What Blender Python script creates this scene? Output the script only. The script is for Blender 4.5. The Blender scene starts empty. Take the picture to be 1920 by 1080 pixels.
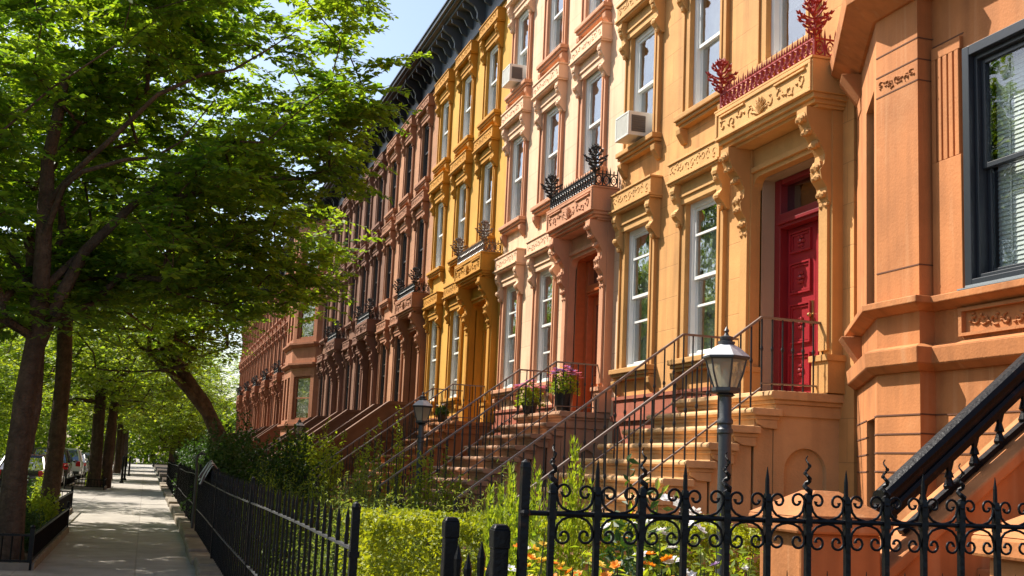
import bpy, math, random
from mathutils import Vector, Matrix, noise
from math import sin, cos, pi, radians
S = bpy.context.scene
C = S.collection
RN = random.Random(11)

# ------------------------------------------------------------------ mesh builder
class MB:
    def __init__(s):
        s.v = []; s.f = []
    def box(s, x0, x1, y0, y1, z0, z1):
        n = len(s.v)
        s.v += [(x0,y0,z0),(x1,y0,z0),(x1,y1,z0),(x0,y1,z0),(x0,y0,z1),(x1,y0,z1),(x1,y1,z1),(x0,y1,z1)]
        s.f += [(n,n+3,n+2,n+1),(n+4,n+5,n+6,n+7),(n,n+1,n+5,n+4),(n+1,n+2,n+6,n+5),(n+2,n+3,n+7,n+6),(n+3,n,n+4,n+7)]
    def face(s, pts):
        n = len(s.v); s.v += [tuple(p) for p in pts]; s.f.append(tuple(range(n, n+len(pts))))
    def loft(s, a, b, caps=True):
        """a, b: closed rings with the same number of points"""
        n = len(s.v); k = len(a)
        s.v += [tuple(p) for p in a] + [tuple(p) for p in b]
        for i in range(k):
            j = (i+1) % k; s.f.append((n+i, n+j, n+k+j, n+k+i))
        if caps:
            s.f.append(tuple(range(n+k-1, n-1, -1))); s.f.append(tuple(range(n+k, n+2*k)))
    def rings(s, rs, caps=True):
        n = len(s.v); k = len(rs[0])
        for r in rs: s.v += [tuple(p) for p in r]
        for q in range(len(rs)-1):
            for i in range(k):
                j = (i+1) % k; a = n+q*k
                s.f.append((a+i, a+j, a+k+j, a+k+i))
        if caps:
            s.f.append(tuple(range(n+k-1, n-1, -1))); m = n+k*(len(rs)-1); s.f.append(tuple(range(m, m+k)))
    def tube(s, pts, r, n=6, caps=True):
        pts = [Vector(p) for p in pts]; rs = r if isinstance(r, (list, tuple)) else [r]*len(pts)
        up = None; out = []
        for i, p in enumerate(pts):
            d = (pts[min(i+1, len(pts)-1)] - pts[max(i-1, 0)])
            if d.length < 1e-9: d = Vector((0,0,1))
            d.normalize()
            if up is None:
                up = Vector((1,0,0)) if abs(d.x) < .8 else Vector((0,1,0))
            up = up - d*up.dot(d)
            if up.length < 1e-6: up = d.orthogonal()
            up.normalize(); w = d.cross(up)
            out.append([p + (up*cos(2*pi*q/n) + w*sin(2*pi*q/n))*rs[i] for q in range(n)])
        s.rings(out, caps)
    def bar(s, a, b, w, h):
        """rectangular bar from a to b, width w horizontally, height h"""
        a = Vector(a); b = Vector(b); d = (b-a).normalized()
        side = d.cross(Vector((0,0,1)))
        if side.length < 1e-4: side = Vector((1,0,0))
        side.normalize(); up = side.cross(d)
        o = [side*w/2+up*h/2, -side*w/2+up*h/2, -side*w/2-up*h/2, side*w/2-up*h/2]
        s.loft([a+q for q in o], [b+q for q in o])
    def lathe(s, prof, cx=0, cy=0, n=12, ph=0):
        s.rings([[(cx+max(r,.0005)*cos(2*pi*q/n+ph), cy+max(r,.0005)*sin(2*pi*q/n+ph), z) for q in range(n)] for r, z in prof])
    def blob(s, c, r, n=6, m=4, rot=None):
        c = Vector(c); rs = []
        for k in range(1, m):
            t = pi*k/m
            ring = []
            for q in range(n):
                p = Vector((r[0]*sin(t)*cos(2*pi*q/n), r[1]*sin(t)*sin(2*pi*q/n), -r[2]*cos(t)))
                if rot: p = rot @ p
                ring.append(c+p)
            rs.append(ring)
        s.rings(rs)
    def build(s, name, mat, parent=None, loc=None, bevel=0, smooth=False, recalc=True):
        me = bpy.data.meshes.new(name); me.from_pydata(s.v, [], s.f)
        if recalc and len(s.f) < 150000:
            import bmesh
            b = bmesh.new(); b.from_mesh(me); bmesh.ops.recalc_face_normals(b, faces=b.faces[:]); b.to_mesh(me); b.free()
        me.materials.append(mat)
        if smooth:
            me.polygons.foreach_set('use_smooth', [True]*len(me.polygons))
            me.set_sharp_from_angle(angle=radians(40))
        return put(name, me, parent, loc, bevel)

def put(name, me, parent=None, loc=None, bevel=0):
    o = bpy.data.objects.new(name, me); C.objects.link(o)
    if parent: o.parent = parent
    if loc: o.location = loc
    if bevel:
        m = o.modifiers.new('edge', 'BEVEL'); m.width = bevel; m.segments = 2; m.limit_method = 'ANGLE'; m.angle_limit = radians(50)
        m.harden_normals = False
    return o
def tag(o, label=None, cat=None, group=None, kind=None):
    if label: o['label'] = label
    if cat: o['category'] = cat
    if group: o['group'] = group
    if kind: o['kind'] = kind
    return o
def empty(name, loc=(0,0,0), label=None, cat=None, group=None, rz=0):
    o = bpy.data.objects.new(name, None); C.objects.link(o); o.location = loc; o.rotation_euler = (0,0,rz)
    o.empty_display_size = .2
    return tag(o, label, cat, group)
def copy_tree(o, parent=None):
    c = o.copy(); C.objects.link(c)
    if parent: c.parent = parent
    for ch in list(o.children): copy_tree(ch, c)
    return c

# ------------------------------------------------------------------ materials
def newmat(name):
    m = bpy.data.materials.new(name); m.use_nodes = True
    nt = m.node_tree; b = nt.nodes['Principled BSDF']
    return m, nt, b
def N(nt, t, **k):
    n = nt.nodes.new(t)
    for a, v in k.items():
        if a.startswith('i_'): n.inputs[a[2:].replace('_', ' ')].default_value = v
        else: setattr(n, a, v)
    return n
def L(nt, a, b): nt.links.new(a, b)
def rgba(c): return (c[0], c[1], c[2], 1)
def wpos(nt):
    return N(nt, 'ShaderNodeNewGeometry').outputs['Position']
def paint(name, col, rough=.8, var=.14, scale=1.4, bump=.25, bscale=40, bdist=.01, streak=.1, ashlar=None, stain=None, spec=.3, drip=None):
    """mineral surface: clouded colour, vertical weather streaks, grain; optional ashlar joints (block length, height)"""
    m, nt, b = newmat(name); p = wpos(nt)
    n1 = N(nt, 'ShaderNodeTexNoise', i_Scale=scale, i_Detail=6.0, i_Roughness=.62); L(nt, p, n1.inputs['Vector'])
    mp = N(nt, 'ShaderNodeMapping'); mp.inputs['Scale'].default_value = (5, 5, .35); L(nt, p, mp.inputs['Vector'])
    n2 = N(nt, 'ShaderNodeTexNoise', i_Scale=1.0, i_Detail=5.0); L(nt, mp.outputs[0], n2.inputs['Vector'])
    r1 = N(nt, 'ShaderNodeMapRange'); r1.inputs['From Min'].default_value = .3; r1.inputs['From Max'].default_value = .7
    r1.inputs['To Min'].default_value = 1-var; r1.inputs['To Max'].default_value = 1+var*.7; L(nt, n1.outputs['Fac'], r1.inputs['Value'])
    r2 = N(nt, 'ShaderNodeMapRange'); r2.inputs['From Min'].default_value = .25; r2.inputs['From Max'].default_value = .55
    r2.inputs['To Min'].default_value = 1-streak*1.6; r2.inputs['To Max'].default_value = 1; L(nt, n2.outputs['Fac'], r2.inputs['Value'])
    mu = N(nt, 'ShaderNodeMath', operation='MULTIPLY'); L(nt, r1.outputs[0], mu.inputs[0]); L(nt, r2.outputs[0], mu.inputs[1])
    fac = mu.outputs[0]; hgt = None
    if ashlar:
        sp = N(nt, 'ShaderNodeSeparateXYZ'); L(nt, p, sp.inputs[0])
        cb = N(nt, 'ShaderNodeCombineXYZ'); L(nt, sp.outputs['Y'], cb.inputs[0]); L(nt, sp.outputs['Z'], cb.inputs[1])
        br = N(nt, 'ShaderNodeTexBrick'); L(nt, cb.outputs[0], br.inputs['Vector'])
        br.inputs['Scale'].default_value = 1; br.inputs['Brick Width'].default_value = ashlar[0]; br.inputs['Row Height'].default_value = ashlar[1]
        br.inputs['Mortar Size'].default_value = .006; br.inputs['Mortar Smooth'].default_value = .3
        br.inputs['Color1'].default_value = (1,1,1,1); br.inputs['Color2'].default_value = (.93,.93,.93,1); br.inputs['Mortar'].default_value = (.74,.72,.7,1)
        m2 = N(nt, 'ShaderNodeMath', operation='MULTIPLY'); L(nt, fac, m2.inputs[0])
        bw = N(nt, 'ShaderNodeRGBToBW'); L(nt, br.outputs['Color'], bw.inputs[0]); L(nt, bw.outputs[0], m2.inputs[1]); fac = m2.outputs[0]
        hgt = br.outputs['Fac']
    vm = N(nt, 'ShaderNodeVectorMath', operation='SCALE'); vm.inputs[0].default_value = col; L(nt, fac, vm.inputs['Scale'])
    out = vm.outputs[0]
    if stain:
        n4 = N(nt, 'ShaderNodeTexNoise', i_Scale=.9, i_Detail=7.0, i_Roughness=.7); L(nt, p, n4.inputs['Vector'])
        r4 = N(nt, 'ShaderNodeMapRange'); r4.inputs['From Min'].default_value = .54; r4.inputs['From Max'].default_value = .72; r4.inputs['To Max'].default_value = .5
        L(nt, n4.outputs['Fac'], r4.inputs['Value'])
        mx = N(nt, 'ShaderNodeMix', data_type='RGBA'); L(nt, r4.outputs[0], mx.inputs[0]); L(nt, out, mx.inputs[6]); mx.inputs[7].default_value = rgba(stain); out = mx.outputs[2]
    if drip:
        mp5 = N(nt, 'ShaderNodeMapping'); mp5.inputs['Scale'].default_value = (9, 9, .5); L(nt, p, mp5.inputs['Vector'])
        n5 = N(nt, 'ShaderNodeTexNoise', i_Scale=1.0, i_Detail=3.0); L(nt, mp5.outputs[0], n5.inputs['Vector'])
        r5 = N(nt, 'ShaderNodeMapRange'); r5.inputs['From Min'].default_value = .60; r5.inputs['From Max'].default_value = .72; r5.inputs['To Max'].default_value = .55; L(nt, n5.outputs['Fac'], r5.inputs['Value'])
        x5 = N(nt, 'ShaderNodeMix', data_type='RGBA'); L(nt, r5.outputs[0], x5.inputs[0]); L(nt, out, x5.inputs[6]); x5.inputs[7].default_value = rgba(drip); out = x5.outputs[2]
    L(nt, out, b.inputs['Base Color'])
    b.inputs['Roughness'].default_value = rough; b.inputs['Specular IOR Level'].default_value = spec
    n3 = N(nt, 'ShaderNodeTexNoise', i_Scale=float(bscale), i_Detail=4.0); L(nt, p, n3.inputs['Vector'])
    bp = N(nt, 'ShaderNodeBump', i_Strength=bump, i_Distance=bdist); L(nt, n3.outputs['Fac'], bp.inputs['Height'])
    if hgt is not None:
        b2 = N(nt, 'ShaderNodeBump', i_Strength=.5, i_Distance=.012); b2.invert = True
        L(nt, hgt, b2.inputs['Height']); L(nt, bp.outputs[0], b2.inputs['Normal']); L(nt, b2.outputs[0], b.inputs['Normal'])
    else: L(nt, bp.outputs[0], b.inputs['Normal'])
    return m
def plain(name, col, rough=.5, metal=0, bump=0, bscale=30, spec=.5, var=0):
    m, nt, b = newmat(name)
    b.inputs['Base Color'].default_value = rgba(col); b.inputs['Roughness'].default_value = rough; b.inputs['Metallic'].default_value = metal
    b.inputs['Specular IOR Level'].default_value = spec
    p = wpos(nt); n3 = N(nt, 'ShaderNodeTexNoise', i_Scale=float(bscale), i_Detail=4.0); L(nt, p, n3.inputs['Vector'])
    if bump:
        bp = N(nt, 'ShaderNodeBump', i_Strength=bump, i_Distance=.005); L(nt, n3.outputs['Fac'], bp.inputs['Height']); L(nt, bp.outputs[0], b.inputs['Normal'])
    if var:
        r1 = N(nt, 'ShaderNodeMapRange'); r1.inputs['To Min'].default_value = 1-var; r1.inputs['To Max'].default_value = 1+var; L(nt, n3.outputs['Fac'], r1.inputs['Value'])
        vm = N(nt, 'ShaderNodeVectorMath', operation='SCALE'); vm.inputs[0].default_value = col; L(nt, r1.outputs[0], vm.inputs['Scale']); L(nt, vm.outputs[0], b.inputs['Base Color'])
    return m
def leafmat(name, c1, c2, trans=.45, scale=.8, tcol=None, rough=.55):
    m, nt, b = newmat(name); p = wpos(nt); g = N(nt, 'ShaderNodeNewGeometry')
    n1 = N(nt, 'ShaderNodeTexNoise', i_Scale=scale, i_Detail=3.0); L(nt, p, n1.inputs['Vector'])
    ad = N(nt, 'ShaderNodeMath', operation='MULTIPLY_ADD'); L(nt, g.outputs['Random Per Island'], ad.inputs[0]); ad.inputs[1].default_value = .7
    sb = N(nt, 'ShaderNodeMath', operation='MULTIPLY_ADD'); L(nt, n1.outputs['Fac'], sb.inputs[0]); sb.inputs[1].default_value = 1.6; sb.inputs[2].default_value = -.65
    L(nt, sb.outputs[0], ad.inputs[2]); ad.use_clamp = True
    mx = N(nt, 'ShaderNodeMix', data_type='RGBA'); L(nt, ad.outputs[0], mx.inputs[0]); mx.inputs[6].default_value = rgba(c1); mx.inputs[7].default_value = rgba(c2)
    L(nt, mx.outputs[2], b.inputs['Base Color']); b.inputs['Roughness'].default_value = rough; b.inputs['Specular IOR Level'].default_value = .35
    t = N(nt, 'ShaderNodeBsdfTranslucent')
    vm = N(nt, 'ShaderNodeVectorMath', operation='MULTIPLY'); L(nt, mx.outputs[2], vm.inputs[0]); vm.inputs[1].default_value = tcol or (1.9, 1.75, .7); L(nt, vm.outputs[0], t.inputs['Color'])
    ms = N(nt, 'ShaderNodeMixShader'); ms.inputs[0].default_value = trans
    L(nt, b.outputs[0], ms.inputs[1]); L(nt, t.outputs[0], ms.inputs[2]); L(nt, ms.outputs[0], nt.nodes['Material Output'].inputs['Surface'])
    return m
def glassmat(name, tint=(.82,.86,.86), clear=.8, rough=.015, wav=.35, ior=1.7, lo=.17):
    m, nt, b = newmat(name); p = wpos(nt)
    tr = N(nt, 'ShaderNodeBsdfTransparent'); tr.inputs[0].default_value = rgba([c*clear for c in tint])
    gl = N(nt, 'ShaderNodeBsdfGlossy'); gl.inputs['Roughness'].default_value = rough; gl.inputs['Color'].default_value = (1,1,1,1)
    n = N(nt, 'ShaderNodeTexNoise', i_Scale=2.2, i_Detail=2.0); L(nt, p, n.inputs['Vector'])
    bp = N(nt, 'ShaderNodeBump', i_Strength=wav, i_Distance=.02); L(nt, n.outputs['Fac'], bp.inputs['Height']); L(nt, bp.outputs[0], gl.inputs['Normal'])
    fr = N(nt, 'ShaderNodeFresnel'); ge = N(nt, 'ShaderNodeNewGeometry'); e1 = N(nt, 'ShaderNodeMath', operation='MULTIPLY_ADD'); L(nt, ge.outputs['Backfacing'], e1.inputs[0]); e1.inputs[1].default_value = -2; e1.inputs[2].default_value = 1; e2 = N(nt, 'ShaderNodeMath', operation='POWER'); e2.inputs[0].default_value = ior; L(nt, e1.outputs[0], e2.inputs[1]); L(nt, e2.outputs[0], fr.inputs['IOR'])
    mr = N(nt, 'ShaderNodeMapRange'); mr.inputs['To Min'].default_value = lo; mr.inputs['To Max'].default_value = 1; L(nt, fr.outputs[0], mr.inputs['Value'])
    ms = N(nt, 'ShaderNodeMixShader'); L(nt, mr.outputs[0], ms.inputs[0]); L(nt, tr.outputs[0], ms.inputs[1]); L(nt, gl.outputs[0], ms.inputs[2])
    L(nt, ms.outputs[0], nt.nodes['Material Output'].inputs['Surface'])
    return m

M = {}
M['yellow'] = paint('yellow_stucco', (.62,.308,.102), ashlar=(1.15,.46), stain=(.47,.23,.08), var=.19, streak=.2)
M['yellow_trim'] = paint('yellow_trim', (.50,.26,.085), var=.16, bump=.35)
M['yellow_lintel'] = paint('yellow_carved_stone', (.59,.325,.115), var=.14, bump=.35)
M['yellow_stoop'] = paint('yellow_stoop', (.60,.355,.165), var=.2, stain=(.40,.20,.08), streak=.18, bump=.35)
M['red_base'] = paint('red_basement', (.34,.10,.055), var=.2)
M['pink'] = paint('peach_stucco', (.78,.52,.335), ashlar=(1.3,.5), var=.12, stain=(.66,.40,.25), streak=.15)
M['pink_trim'] = paint('salmon_trim', (.56,.27,.15), var=.16, bump=.35)
M['pink_lintel'] = paint('peach_trim', (.78,.50,.32), var=.12, bump=.35)
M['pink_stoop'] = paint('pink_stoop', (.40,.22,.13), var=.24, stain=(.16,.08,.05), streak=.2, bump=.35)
M['ochre'] = paint('ochre_stucco', (.59,.315,.05), var=.15, stain=(.48,.23,.035))
M['ochre_trim'] = paint('ochre_trim', (.50,.23,.025), var=.16, bump=.35)
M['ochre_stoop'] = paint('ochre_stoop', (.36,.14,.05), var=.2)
M['brown'] = paint('brownstone', (.42,.20,.10), var=.16, ashlar=(1.2,.45), bump=.35)
M['brown_trim'] = paint('brownstone_trim', (.35,.155,.078), var=.18, bump=.35)
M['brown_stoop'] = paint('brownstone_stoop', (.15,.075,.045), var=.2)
M['dark_brown'] = paint('dark_brownstone', (.20,.094,.052), var=.2, ashlar=(1.2,.45))
M['dark_trim'] = paint('dark_brownstone_trim', (.20,.09,.053), var=.2)
M['red'] = paint('red_sandstone', (.38,.148,.07), var=.2, ashlar=(1.0,.4))
M['red_trim'] = paint('red_sandstone_trim', (.33,.125,.06), var=.2)
M['bay'] = paint('orange_sandstone', (.46,.175,.058), var=.24, scale=1.1, stain=(.53,.27,.12), streak=.22, bump=.3, drip=(.50,.245,.11))
M['bay_dark'] = paint('orange_sandstone_carving', (.42,.165,.058), var=.2, bump=.4)
M['white'] = plain('white_window_paint', (.74,.74,.71), .45, bump=.1, var=.08, bscale=6)
M['darkwood'] = plain('dark_window_paint', (.035,.03,.028), .4, bump=.15, bscale=12)
M['bluegrey'] = plain('blue_black_frame', (.022,.026,.033), .32, bump=.1)
M['greyalu'] = plain('grey_aluminium', (.36,.38,.40), .35, .5)
M['iron'] = plain('black_iron', (.003,.003,.004), .42, bump=.7, bscale=45, spec=.2)
def rust(m):
    nt = m.node_tree; b = nt.nodes['Principled BSDF']; n = N(nt, 'ShaderNodeTexNoise', i_Scale=9.0, i_Detail=8.0, i_Roughness=.7); L(nt, wpos(nt), n.inputs['Vector'])
    r = N(nt, 'ShaderNodeMapRange'); r.inputs['From Min'].default_value = .58; r.inputs['From Max'].default_value = .72; r.inputs['To Max'].default_value = .8; L(nt, n.outputs['Fac'], r.inputs['Value'])
    x = N(nt, 'ShaderNodeMix', data_type='RGBA'); L(nt, r.outputs[0], x.inputs[0]); x.inputs[6].default_value = b.inputs['Base Color'].default_value; x.inputs[7].default_value = (.045,.022,.014,1); L(nt, x.outputs[2], b.inputs['Base Color'])
rust(M['iron'])
M['rail'] = plain('worn_rail_paint', (.16,.115,.09), .38, bump=.3, bscale=40, var=.3)
M['redrail'] = plain('red_iron_paint', (.30,.020,.017), .6, bump=.5, bscale=40, var=.35)
M['greyrail'] = plain('grey_black_iron', (.016,.015,.016), .45, bump=.4, bscale=50, spec=.35)
M['reddoor'] = plain('red_door_paint', (.27,.010,.017), .42, bump=.2, bscale=9, var=.12)
M['reddoor_dark'] = plain('dark_red_frame', (.19,.009,.014), .42, bump=.2, bscale=9)  # door red darkened: the shade in the doorway is put into this colour
M['wooddoor'] = plain('orange_wood_varnish', (.40,.095,.025), .35, bump=.3, bscale=14, var=.25)
M['golddoor'] = plain('gold_door_paint', (.52,.24,.02), .4, bump=.2, bscale=12, var=.1)
M['darkdoor'] = plain('dark_door', (.06,.028,.018), .4, bump=.2)
M['brass'] = plain('brass', (.62,.47,.22), .3, 1)
M['pale_jamb'] = paint('grey_jamb', (.36,.26,.18), var=.1)
M['glass'] = glassmat('window_glass')
M['clearglass'] = glassmat('clear_glass', (.92,.95,.95), .95, .01, .3, 1.45, .04)
M['doorglass'] = glassmat('dark_glass', (.35,.40,.36), .7)
M['dark'] = plain('dark_interior', (.016,.018,.018), .9)
M['blind'] = plain('pale_curtain', (.62,.63,.58), .9, bump=.6, bscale=22, var=.12)
M['venetian'] = plain('venetian_slats', (.78,.78,.74), .6)
M['cornice'] = paint('slate_cornice_paint', (.075,.092,.118), rough=.5, var=.15, bump=.2)
M['cornice2'] = paint('dark_cornice_paint', (.02,.02,.026), rough=.5, var=.15, bump=.2)
M['roof'] = plain('roof_felt', (.06,.06,.06), .9)
def frosted():
    m, nt, b = newmat('lamp_glass'); t = N(nt, 'ShaderNodeBsdfTranslucent'); t.inputs[0].default_value = (.72,.68,.55,1); tr = N(nt, 'ShaderNodeBsdfTransparent'); tr.inputs[0].default_value = (.8,.78,.7,1)
    b.inputs['Base Color'].default_value = (.5,.48,.40,1); b.inputs['Roughness'].default_value = .25
    a = N(nt, 'ShaderNodeMixShader'); a.inputs[0].default_value = .5; c = N(nt, 'ShaderNodeMixShader'); c.inputs[0].default_value = .45
    L(nt, b.outputs[0], a.inputs[1]); L(nt, t.outputs[0], a.inputs[2]); L(nt, a.outputs[0], c.inputs[1]); L(nt, tr.outputs[0], c.inputs[2]); L(nt, c.outputs[0], nt.nodes['Material Output'].inputs['Surface']); return m
M['lampglass'] = frosted()
M['lamproof'] = plain('pale_lamp_roof', (.50,.51,.52), .42, bump=.3, bscale=18, var=.2)  # sun and sky sheen on the metal roof, put into a pale colour
M['leadgrey'] = plain('grey_lamp_paint', (.045,.048,.052), .42, bump=.35, bscale=40, var=.2)
M['bark'] = paint('bark', (.105,.066,.042), var=.45, scale=7, bump=1.0, bscale=22, bdist=.05, streak=.35, rough=.95)
M['stem'] = plain('green_stem', (.06,.09,.02), .7)
M['soil'] = paint('soil', (.05,.034,.022), var=.3, scale=3, bump=1.0, bscale=12, rough=1)
M['leaf'] = leafmat('street_tree_leaf', (.046,.12,.021), (.16,.255,.026), .55, tcol=(3.0,2.4,.7))
M['leaf_b'] = leafmat('sunny_tree_leaf', (.070,.15,.018), (.25,.32,.028), .55, tcol=(2.1,1.85,.7))
M['leaf_hedge'] = leafmat('hedge_leaf', (.11,.16,.012), (.30,.33,.022), .4, 1.5)
M['leaf_dark'] = leafmat('dark_shrub_leaf', (.014,.042,.010), (.045,.10,.018), .3, 1.2)
M['leaf_lav'] = leafmat('blue_green_leaf', (.075,.13,.032), (.22,.27,.06), .42, 2.0)
M['leaf_lime'] = leafmat('lime_leaf', (.10,.18,.016), (.27,.33,.03), .5, 2.0)
M['fl_orange'] = leafmat('orange_petal', (.75,.20,.008), (.8,.33,.02), .35, 9, (1.1,1,.9))
M['fl_yellow'] = leafmat('yellow_petal', (.80,.50,.03), (.8,.62,.12), .35, 9, (1.1,1,.9))
M['fl_white'] = leafmat('white_petal', (.8,.78,.76), (.85,.84,.86), .3, 9, (1,1,1))
M['fl_pink'] = leafmat('pink_petal', (.62,.16,.22), (.7,.3,.38), .35, 9, (1.1,.9,.95))
M['fl_violet'] = leafmat('violet_petal', (.30,.16,.42), (.5,.34,.58), .35, 9, (1,.9,1))
M['pot'] = plain('black_pot', (.013,.013,.014), .45, bump=.2)
M['acwhite'] = plain('ac_casing', (.62,.61,.56), .5, bump=.1, var=.08, bscale=8)
M['acdark'] = plain('ac_grille', (.10,.09,.085), .6)

def concrete():
    m, nt, b = newmat('sidewalk_concrete'); p = wpos(nt)
    br = N(nt, 'ShaderNodeTexBrick'); br.offset = 0; L(nt, p, br.inputs['Vector'])
    br.inputs['Scale'].default_value = 1; br.inputs['Brick Width'].default_value = 1.52; br.inputs['Row Height'].default_value = 1.52
    br.inputs['Mortar Size'].default_value = .012; br.inputs['Color1'].default_value = (.34,.31,.27,1); br.inputs['Color2'].default_value = (.29,.262,.23,1); br.inputs['Mortar'].default_value = (.25,.22,.19,1)
    n = N(nt, 'ShaderNodeTexNoise', i_Scale=1.7, i_Detail=7.0, i_Roughness=.65); L(nt, p, n.inputs['Vector'])
    r = N(nt, 'ShaderNodeMapRange'); r.inputs['From Min'].default_value = .3; r.inputs['From Max'].default_value = .7; r.inputs['To Min'].default_value = .72; r.inputs['To Max'].default_value = 1.12
    L(nt, n.outputs['Fac'], r.inputs['Value'])
    vm = N(nt, 'ShaderNodeVectorMath', operation='SCALE'); L(nt, br.outputs['Color'], vm.inputs[0]); L(nt, r.outputs[0], vm.inputs['Scale']); L(nt, vm.outputs[0], b.inputs['Base Color'])
    b.inputs['Roughness'].default_value = .85
    n3 = N(nt, 'ShaderNodeTexNoise', i_Scale=60.0, i_Detail=4.0); L(nt, p, n3.inputs['Vector'])
    bp = N(nt, 'ShaderNodeBump', i_Strength=.4, i_Distance=.01); L(nt, n3.outputs['Fac'], bp.inputs['Height'])
    b2 = N(nt, 'ShaderNodeBump', i_Strength=.6, i_Distance=.01); b2.invert = True; L(nt, br.outputs['Fac'], b2.inputs['Height']); L(nt, bp.outputs[0], b2.inputs['Normal']); L(nt, b2.outputs[0], b.inputs['Normal'])
    return m
M['concrete'] = concrete()
M['asphalt'] = paint('asphalt', (.055,.055,.057), var=.2, scale=2, bump=.6, bscale=90, rough=.9)
M['kerb'] = paint('kerb_stone', (.23,.19,.145), var=.3, scale=3, bump=.8, bscale=20, rough=.9)
M['ground'] = paint('far_ground', (.10,.10,.075), var=.2)

# ------------------------------------------------------------------ house pieces (house frame: -x out of the facade, +y along the street)
def hb(mb, d0, d1, s0, s1, z0, z1): mb.box(-d1, -d0, s0, s1, z0, z1)
def extrude_s(mb, prof, s0, s1):
    """prof: list of (d,z)"""
    mb.loft([(-d, s0, z) for d, z in prof], [(-d, s1, z) for d, z in prof])
def relief(mb, d, s0, s1, z0, z1, n, rng, depth=.03):
    """carved leaf work: curled ribs and lobes standing out of the plane x=-d"""
    w = s1-s0; h = z1-z0
    for i in range(n):
        cs = s0 + w*(i+.5)/n + rng.uniform(-.02,.02); cz = (z0+z1)/2 + rng.uniform(-.15,.15)*h; r = min(h*.36, w/n*.55)
        sg = 1 if i % 2 else -1; a0 = rng.uniform(0, 6.28); pts = []
        for k in range(8):
            a = a0 + sg*k*.75; q = r*(1-k*.1)
            pts.append((-d-.004, cs+q*cos(a), cz+q*sin(a)*.9))
        mb.tube(pts, [depth*.35+depth*.35*(k/7) for k in range(8)], 4)
        for _ in range(2):
            a = rng.uniform(0, 6.28)
            mb.blob((-d, cs+r*1.1*cos(a), cz+r*.9*sin(a)), (depth, r*.35, r*.24), 6, 4)
MESH = {}
def window_parts(kind, w, h, trim, lintel, frame, lights, carved=True, bev=.012):
    key = (kind, round(w,3), round(h,3), trim, lintel, frame, lights)
    if key in MESH: return MESH[key]
    rng = random.Random(int(w*100)+int(h*1000)+sum(map(ord, trim.name)))
    out = []
    f = MB(); hw = w/2-.004; sa = hw-.075                      # box frame and sashes
    hb(f, -.16, -.02, -hw, -sa, 0, h); hb(f, -.16, -.02, sa, hw, 0, h)
    hb(f, -.16, -.021, -sa, sa, h-.075, h); hb(f, -.16, -.01, -sa, sa, 0, .05)
    zm = h*.5
    for (d0, d1, za, zb) in ((-.085,-.05,zm-.005,h-.075), (-.125,-.09,.05,zm+.035)):
        t = .045
        hb(f, d0, d1, -sa, -sa+t, za, zb); hb(f, d0, d1, sa-t, sa, za, zb)
        hb(f, d0, d1, -sa+t, sa-t, zb-t, zb); hb(f, d0, d1, -sa+t, sa-t, za, za+t)
        for q in lights:
            zz = za+(zb-za)*q; hb(f, d0+.005, d1+.004, -sa+t, sa-t, zz-.016, zz+.016)
    out.append(('window', f, frame, 0, True))
    g = MB(); g.box(.066, .070, -sa+.04, sa-.04, zm+.03, h-.11); g.box(.106, .110, -sa+.04, sa-.04, .09, zm)
    out.append(('pane', g, M['glass'], 0, False))
    c = MB(); n = 9; zb = h*.36 if kind == 'half' else .1
    if kind == 'short': zb = h*.66
    pts = [(-sa+.02+(2*sa-.04)*i/(n*2), .185+.018*(i % 2)) for i in range(n*2+1)]
    for (a, b) in zip(pts, pts[1:]):
        c.face([(a[1], a[0], zb), (b[1], b[0], zb), (b[1], b[0], h-.08), (a[1], a[0], h-.08)])
    out.append(('curtain', c, M['blind'], 0, False))
    k = MB(); k.box(.5, .52, -hw-.1, hw+.1, -.1, h+.1)
    for sg in (-1, 1): k.box(.24, .5, sg*(hw+.05)-.02, sg*(hw+.05)+.02, -.1, h+.1)
    out.append(('interior', k, M['dark'], 0, False))
    l = MB(); e = hw+.31                                   # hood mould on consoles
    hb(l, -.02, .19, -e, e, h+.36, h+.60); hb(l, -.02, .21, -e-.02, e+.02, h+.60, h+.63); hb(l, -.02, .225, -e-.025, e+.025, h+.325, h+.36)
    hb(l, -.02, .20, -e-.01, e+.01, h+.295, h+.325)
    hb(l, -.02, .085, -hw-.12, hw+.12, h+.0, h+.295); hb(l, -.02, .11, -hw-.1, hw+.1, h+.10, h+.14)
    if carved: relief(l, .187, -e+.06, e-.06, h+.385, h+.58, 9, rng, .016)
    prof = [(-.02,.295),(.185,.295),(.19,.2),(.165,.10),(.12,.03),(.115,-.05),(.15,-.10),(.145,-.17),(.09,-.23),(.04,-.30),(-.02,-.30)]
    for sg in (-1, 1):
        c0 = sg*(hw+.185); extrude_s(l, [(d, h+z) for d, z in prof], c0-.08, c0+.08)
        l.blob((-.18, c0, h+.20), (.035,.10,.06)); l.blob((-.15, c0, h-.13), (.035,.098,.05)); l.blob((-.165, c0, h+.12), (.03,.05,.05)); l.blob((-.09, c0, h-.26), (.035,.05,.06))
    out.append(('lintel', l, lintel, bev, False))
    for sg in (-1, 1):                                     # moulded casing, one jamb each side
        t = MB()
        a, b = sorted((sg*(hw+.006), sg*(hw+.205))); hb(t, -.02, .035, a, b, -.02, h-.30)
        a, b = sorted((sg*(hw+.005), sg*(hw+.06))); hb(t, .0, .052, a, b, -.02, h+.005)
        a, b = sorted((sg*(hw+.175), sg*(hw+.207))); hb(t, .0, .062, a, b, -.02, h-.31)
        out.append(('casing', t, trim, 0, False))
    s = MB(); e = hw+.27
    hb(s, -.12, .165, -e, e, -.10, -.021); hb(s, -.02, .135, -e+.02, e-.02, -.15, -.10); hb(s, -.02, .10, -e+.05, e-.05, -.20, -.15)
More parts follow.
